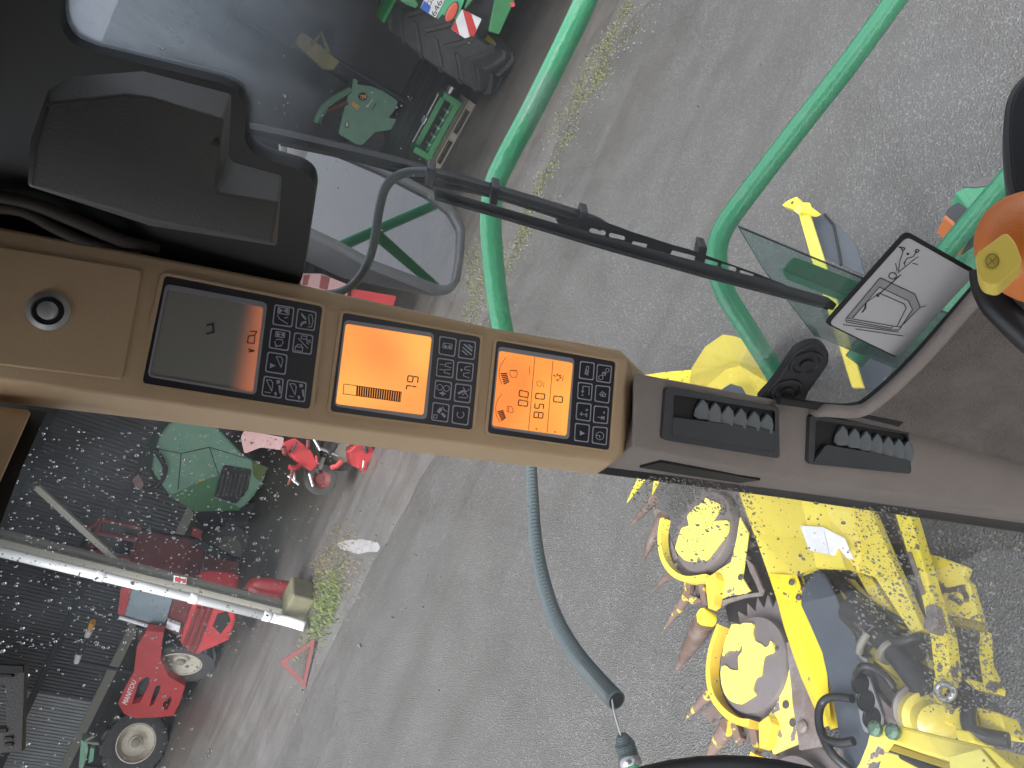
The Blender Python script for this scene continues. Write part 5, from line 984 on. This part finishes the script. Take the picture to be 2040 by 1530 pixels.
mb = MB(); T = [HP.at(*a, .0) for a, b in beam] + [HP.at((a[0] + b[0]) / 2 - 4, (a[1] + b[1]) / 2, .06) for a, b in beam] + [HP.at(*b, .09) for a, b in beam]; k = len(beam)
f = [(i, i + 1, k + i + 1, k + i) for i in range(k - 1)] + [(k + i, k + i + 1, 2 * k + i + 1, 2 * k + i) for i in range(k - 1)]
mb.add(T, f).add([p - Hn * .03 for p in T], f); mb.build('beam_cover', mat('yellow_edge_worn', (.74, .58, .035), .36, col2=(.2, .17, .16), ns=5, detail=6, stops=(.64, .66), coat=.2), hdr)
for x, y in ((1596, 1142), (1602, 1172), (1578, 1160), (1592, 1190)): MB().lathe(HP.at(x, y, .095), Hn, [(.013, 0), (.013, .006), (.005, .01)], 10).build('rivet', 'steel_dark', cv)
lp_ = MB(); lpq = [HP.at(1594, 1047, .18), HP.at(1640, 1050, .183), HP.at(1652, 1105, .183), HP.at(1612, 1096, .18)]; lp_.slab(lpq, -Hn * .004); o = lp_.build('white_label', 'sign_white', cv)
lp_ = MB(); lp_.slab([HP.at(1641, 1051, .183), HP.at(1682, 1072, .165), HP.at(1700, 1114, .125), HP.at(1653, 1105, .183)], -Hn * .004); lp_.build('white_label', 'sign_white', cv)
hslab('side_strip', [(1692, 1000), (1728, 1000), (1772, 1105), (1838, 1252), (1818, 1266), (1742, 1150), (1712, 1140)], .1, .04, 'yellow_paint')
hslab('side_strip', [(1706, 1142), (1735, 1150), (1812, 1268), (1795, 1276), (1760, 1240)], .05, .03, 'yellow_paint')
# blue-grey steel panel, lamp holder
hslab('steel_panel', [(1628, 1130), (1646, 1150), (1692, 1245), (1737, 1345), (1764, 1420), (1770, 1470), (1730, 1560), (1690, 1560), (1668, 1450), (1656, 1390), (1636, 1300), (1610, 1240), (1594, 1205), (1596, 1178), (1606, 1158)], .1, .05, 'steel_blue', .008)
lh = hslab('hole_plate', [(1700, 1352), (1712, 1344), (1730, 1346), (1758, 1428), (1754, 1448), (1722, 1460), (1714, 1440)], .125, .012, mat('grey_paint', (.2, .21, .225), .45, col2=(.16, .17, .18), ns=6), .003, .01)
for x, y in ((1714, 1362), (1725, 1396), (1737, 1431)): MB().lathe(HP.at(x, y, .126), Hn, [(.034, 0), (.034, .003), (.03, .003), (.028, .001)], 24).build('hole', 'seal_black', lh)
for x, y in ((1722, 1378), (1732, 1414)): MB().lathe(HP.at(x, y, .126), Hn, [(.013, 0), (.013, .003), (.01, .003)], 12).build('hole', 'seal_black', lh)
# dark gearbox bay, hydraulic parts, hoses
hslab('gear_bay', [(1630, 1128), (1712, 1140), (1820, 1262), (1872, 1330), (1930, 1400), (1950, 1440), (1830, 1500), (1760, 1450), (1690, 1250)], -.22, .2, 'steel_dark', .01)
hslab('frame_plate', [(1728, 1002), (1782, 1016), (1812, 1110), (1850, 1240), (1836, 1268), (1774, 1110)], -.06, .04, 'steel_dark', .006)
hslab('frame_plate', [(1870, 1230), (1940, 1240), (1960, 1300), (1965, 1370), (1900, 1380), (1885, 1300)], -.1, .03, 'steel_dark', .004)
hslab('cross_frame', [(1840, 1340), (1890, 1360), (1960, 1390), (1980, 1425), (1900, 1410), (1850, 1400)], -.05, .06, 'steel_dark', .006)
for L, r, mt in (([(1722, 1300, .0), (1780, 1360, .0), (1830, 1400, .02)], .026, 'yellow_paint'), ([(1690, 1165, .0), (1738, 1220, .0), (1800, 1262, .0)], .03, 'yellow_paint'), ([(1742, 1300, .04), (1800, 1345, .04), (1828, 1390, .04)], .022, 'yellow_paint'), ([(1735, 1225, -.05), (1790, 1255, -.05), (1830, 1256, -.05)], .03, 'yellow_paint'), ([(1640, 1145, -.1), (1700, 1225, -.1)], .02, 'yellow_paint'), ([(1745, 1350, .06), (1790, 1400, .06), (1832, 1436, .06)], .026, 'steel_dark'), ([(1735, 1375, .08), (1770, 1420, .08), (1800, 1440, .08)], .03, 'steel_rust')): htube('frame_bar', L, r, mt, 6)
hslab('yellow_gusset', [(1790, 1380), (1820, 1390), (1832, 1405), (1812, 1418), (1800, 1412)], .06, .02, 'yellow_paint')
hslab('yellow_gusset', [(1818, 1330), (1846, 1310), (1858, 1350), (1850, 1360)], -.02, .03, 'yellow_paint')
htube('hydraulic_cylinder', [(1698, 1214, .1), (1716, 1230, .1), (1748, 1262, .1)], .055, 'black_plastic', 14)
htube('hydraulic_rod', [(1744, 1262, .1), (1790, 1310, .1), (1850, 1390, .08)], .034, 'black_plastic', 14)
for x, y in ((1738, 1258), (1770, 1295)): 
    a, b = HP.at(x, y, .1), HP.at(x + 8, y + 8, .1); MB().lathe(a, b - a, [(.04, 0), (.045, .004), (.045, .016), (.04, .02)], 18).build('clamp_ring', 'column_grey', hdr, auto=30)
htube('fitting', [(1712, 1300, .1), (1722, 1312, .1), (1734, 1318, .1)], .014, 'bright_steel'); htube('fitting', [(1728, 1262, .14), (1716, 1282, .14), (1712, 1300, .12)], .012, 'column_grey')
for L, r in (([(1650, 1140, .0), (1668, 1160, .06), (1700, 1185, .08), (1740, 1225, .08), (1790, 1260, .06), (1822, 1262, .0)], .016), ([(1660, 1140, .0), (1690, 1168, .05), (1730, 1200, .06), (1790, 1235, .06), (1830, 1250, .0)], .013), ([(1700, 1476, .16), (1672, 1480, .16), (1640, 1468, .16), (1631, 1430, .15), (1638, 1400, .14), (1660, 1388, .14), (1698, 1392, .14)], .014), ([(1640, 1470, .16), (1660, 1505, .16), (1700, 1540, .12)], .014), ([(1750, 1262, .1), (1790, 1278, .12), (1830, 1270, .1), (1862, 1290, .0)], .016), ([(1706, 1345, .14), (1718, 1328, .18), (1742, 1332, .16), (1766, 1350, .12), (1780, 1370, .1)], .012), ([(1930, 1405, .12), (1928, 1430, .14), (1935, 1455, .14), (1960, 1465, .12), (2010, 1475, .1)], .02), ([(1780, 1290, .02), (1830, 1330, .02), (1880, 1360, .0), (1950, 1390, .0)], .02), ([(1845, 1350, .03), (1870, 1400, .03), (1850, 1420, .03)], .018), ([(1800, 1500, .2), (1850, 1525, .2), (1900, 1550, .2)], .02)): htube('hydraulic_hose', L, r, 'black_plastic', 10)
# right-hand linkage arm, plate and brackets
arm = hslab('link_arm', [(1776, 1005), (1808, 1010), (1838, 1118), (1862, 1200), (1868, 1240), (1848, 1250), (1833, 1180), (1806, 1100)], .3, .05, 'yellow_chipped', .006)
hslab('link_arm', [(1850, 1256), (1878, 1236), (1886, 1275), (1893, 1350), (1862, 1352)], .28, .05, 'yellow_chipped', .006)
hslab('link_edge', [(1806, 1100), (1812, 1098), (1840, 1180), (1834, 1184)], .31, .06, 'steel_rust', .002)
lj = hslab('link_joint', [(1842, 1206), (1862, 1202), (1872, 1242), (1866, 1260), (1852, 1262), (1846, 1250)], .335, .03, 'steel_rust', .003, .01)
MB().lathe(HP.at(1859, 1244, .336), Hn, [(.022, 0), (.022, .01), (.012, .014)], 12).build('bolt', 'steel_rust', lj)
P, _ = spline(hq([(1866, 1372), (1878, 1362), (1894, 1368), (1900, 1380), (1888, 1394), (1872, 1388), (1866, 1372)], .3), 0, 4); MB().tube(P, .009, 8, caps=False).build('linch_ring', 'bright_steel', hdr, smooth=True)
hslab('link_foot', [(1860, 1350), (1894, 1348), (1896, 1366), (1876, 1362), (1866, 1378), (1874, 1392), (1866, 1400), (1858, 1380)], .28, .03, 'yellow_chipped', .003)
pt = hslab('hinged_plate', [(1828, 1098), (1870, 1108), (1925, 1128), (1918, 1148), (1930, 1160), (1952, 1238), (1866, 1220)], .22, .03, 'yellow_paint', .004)
hslab('plate_edge', [(1866, 1222), (1952, 1240), (1948, 1254), (1868, 1234)], .215, .04, mat('olive_paint', (.32, .25, .02), .5, col2=(.22, .17, .02), ns=4), .003)
mb = MB()
for L in ([(1866, 1162), (1875, 1170), (1888, 1176), (1902, 1174), (1915, 1176), (1924, 1186), (1925, 1196)], [(1876, 1164), (1874, 1180), (1882, 1172)], [(1892, 1188), (1904, 1194), (1914, 1202)], [(1908, 1172), (1920, 1170)]):
    P = hq(L, .2215); P, _ = spline(P, 0, 4); mb.strip(P, .016, Hn, .0006)
mb.build('rust_mark', 'steel_rust', pt)
for L in ([(1952, 1254), (1962, 1256), (1966, 1320), (1990, 1372), (1980, 1376), (1958, 1362), (1950, 1310)], [(1920, 1354), (1930, 1352), (1990, 1370), (1988, 1382), (1940, 1372)]): hslab('side_frame', L, .1, .03, 'yellow_chipped', .002)
for L, h in (([(1868, 1416), (1900, 1412), (1925, 1398), (1938, 1440), (1920, 1466), (1904, 1450), (1880, 1440)], .12), ([(1945, 1408), (1990, 1420), (2008, 1466), (1975, 1462), (1952, 1450)], .1), ([(1900, 1450), (1930, 1455), (1945, 1478), (1925, 1484), (1905, 1472)], .16)): hslab('lug', L, h, .08, 'yellow_chipped', .006)
MB().lathe(HP.at(1840, 1425, .05), (HP.at(1860, 1438, .1) - HP.at(1840, 1425, .05)), [(.06, 0), (.075, .01), (.075, .05), (.055, .06), (.055, .13), (.03, .14)], 20).build('coupling', 'yellow_paint', hdr, auto=30)
MB().lathe(HP.at(1832, 1416, .05), (HP.at(1860, 1438, .1) - HP.at(1840, 1425, .05)), [(.07, 0), (.08, .004), (.08, .02), (.07, .024)], 20).build('coupling_ring', 'steel_rust', hdr, auto=30)
# nearest bracket at the bottom of the view
bk_ = hslab('lift_bracket', [(1772, 1440), (1860, 1462), (1955, 1484), (2120, 1522), (2120, 1580), (1900, 1520), (1835, 1500), (1764, 1476)], .42, .1, 'yellow_paint', .008)
hslab('bracket_flange', [(1766, 1478), (1840, 1503), (1905, 1524), (2120, 1584), (2120, 1600), (1880, 1530), (1764, 1492)], .4, .03, 'olive_paint', .003)
hslab('bracket_end', [(1772, 1440), (1768, 1474), (1748, 1500), (1722, 1530), (1700, 1570), (1686, 1560), (1712, 1520), (1726, 1485), (1732, 1462), (1752, 1450)], .43, .03, 'yellow_worn', .003)
for x, y, h in ((1747, 1453, .44), (1782, 1459, .43)): MB().lathe(HP.at(x, y, h), Hn, [(.02, 0), (.02, .012), (.01, .018)], 10).build('bolt', mat('zinc_green', (.15, .24, .18), .35, .6), bk_)
hslab('wear_block', [(1888, 1506), (1952, 1490), (1985, 1530), (2000, 1580), (1900, 1580)], .47, .03, 'yellow_worn', .003)
hslab('bracket_rib', [(1954, 1486), (1972, 1490), (2060, 1560), (2020, 1560)], .475, .05, 'yellow_chipped', .003)
hslab('bracket_web', [(1760, 1496), (1850, 1520), (1960, 1560), (1900, 1600), (1740, 1560)], .2, .02, 'yellow_paint', .003)
# right end of the header seen through the side window: faceted cover and divider pole
Dd = lambda x, y: (x / 2.55 + 1240, y / 2.55 + 380)
ring = [(340, 985), (352, 900), (420, 792), (510, 730), (572, 740), (645, 766), (700, 870), (765, 990), (770, 1090), (560, 1080), (350, 1060)]
P = [HP.at(*Dd(x, y), .05) for x, y in ring]; top = [HP.at(*Dd(x, y), .2) for x, y in ((530, 905), (600, 890))]
mb = MB(); n = len(P); mb.add(P + top, [(i, (i + 1) % n, n) for i in (0, 1, 2)] + [(3, 4, n + 1, n)] + [(i, (i + 1) % n, n + 1) for i in (4, 5, 6, 7, 8)] + [(9, 10, n), (10, 0, n), (9, n, n + 1)]); mb.slab(P, -Hn * .15); mb.build('end_cover', 'yellow_paint', hdr)
hslab('end_bar', [Dd(*p) for p in ((100, 960), (110, 935), (230, 918), (352, 908), (352, 990), (200, 990))], .0, .05, 'yellow_chipped', .004)
hslab('end_plate', [Dd(*p) for p in ((500, 1010), (550, 980), (600, 995), (640, 1060), (500, 1060))], .23, .01, 'steel_blue', .001)
dv = thing('divider_pole', 'yellow crop divider pole with bracket and dark flap beside the header', 'divider')
q6 = lambda L, z: [gp(x / 3.4 + 1440, y / 3.4 + 360, z) for x, y in L]
sl_ = lambda nm, L, z, th, mt, bv=.004: MB().slab(q6(L, z), -Z * th).build(nm, mt, dv, bevel=bv)
sl_('pole', [(498, 185), (566, 168), (690, 560), (872, 1150), (950, 1400), (870, 1400), (782, 1115), (605, 560)], .82, .02, 'yellow_paint', .006)
sl_('bracket', [(398, 165), (440, 132), (500, 106), (528, 150), (578, 162), (636, 205), (596, 222), (500, 205), (470, 190)], .86, .04, 'yellow_chipped', .004)
MB().lathe(q6([(472, 150)], .862)[0], Z, [(.008, 0), (.008, .004), (.003, .005)], 8).build('bolt', 'steel_dark', dv)
MB().tube(q6([(575, 175), (540, 170), (500, 215)], .87), .02, 8).build('pin', 'yellow_paint', dv)
sl_('flap', [(600, 228), (690, 222), (760, 285), (860, 380), (905, 450), (960, 640), (800, 575), (690, 520), (650, 440)], .7, .015, 'steel_blue', .002)
sl_('flap', [(860, 1150), (1150, 1240), (1100, 1420), (930, 1400)], .7, .015, 'steel_blue', .002)
MB().tube(q6([(690, 228), (750, 300), (790, 500), (800, 575)], .71), .006, 6).build('flap_wire', 'print_black', dv)
for x, y in ((1500, 1320), (1424, 1058)):
    p = HP.at(x, y, -.3); MB().lathe(V((p.x, p.y, .0)), Z, [(.16, 0), (.16, max(.05, p.z - .02)), (.1, max(.06, p.z))], 20).build('skid_drum', 'steel_dark', hdr, auto=30)
base_at(dv, gp(1700, 780, 0)); base_at(hdr, V((hpt.x, hpt.y, 0)))

# ================================================================== RAIN DROPS ON THE WINDSCREEN AND SIDE WINDOW
def drops(name, plane, N, spots, label, r0, r1):
    mb = MB(); down = (V((0, 0, -1)) + plane.n * plane.n.z).normalized(); rt = down.cross(plane.n).normalized(); out = -plane.n
    tot = sum(s_[4] for s_ in spots); k = 8
    for _ in range(N):
        w = random.random() * tot
        for s_ in spots:
            w -= s_[4]
            if w <= 0: break
        p = plane.at(random.uniform(s_[0], s_[2]), random.uniform(s_[1], s_[3]), -.0052); d = (p - C0).length
        r = min(r1 * 1.7, r0 * math.exp(random.gauss(.35, .45))) * (d / .9); a = random.uniform(.8, 1.7); an = random.gauss(0, .5)
        u = down * math.cos(an) + rt * math.sin(an); v_ = rt * math.cos(an) - down * math.sin(an); h = r * random.uniform(.7, 1.)
        R0 = [p + u * (math.cos(2 * math.pi * i / k) * r * a) + v_ * (math.sin(2 * math.pi * i / k) * r * (1 + .2 * math.cos(2 * math.pi * i / k))) for i in range(k)]
        R1 = [p + (q_ - p) * .72 + out * h * .72 for q_ in R0]; t_ = p + out * h
        mb.add(R0 + R1 + [t_], [tuple(range(k))[::-1]] + [(i, (i + 1) % k, k + (i + 1) % k, k + i) for i in range(k)] + [(k + i, k + (i + 1) % k, 2 * k) for i in range(k)])
    tag(mb.build(name, 'water', smooth=True), label, None, None, 'stuff')
drops('rain_drops', wind, 4700, [(0, 850, 560, 1300, 900), (200, 860, 760, 1120, 170), (0, 1250, 420, 1530, 160), (1260, 950, 1500, 1020, 520), (1300, 1000, 1520, 1120, 200), (1500, 990, 1720, 1200, 130), (1700, 1010, 1830, 1270, 620), (1830, 1050, 1980, 1300, 260), (1840, 1220, 1980, 1420, 560), (1950, 1050, 2040, 1530, 90), (600, 930, 1250, 1400, 60), (1250, 1120, 1480, 1400, 40)], 'rain drops on the outside of the windscreen', .0005, .0013)
drops('rain_specks', side, 320, [(130, 0, 600, 330, 100), (560, 180, 900, 380, 90), (620, 380, 900, 560, 60), (1000, 0, 1900, 500, 40)], 'rain specks on the outside of the side window', .0003, .0008)
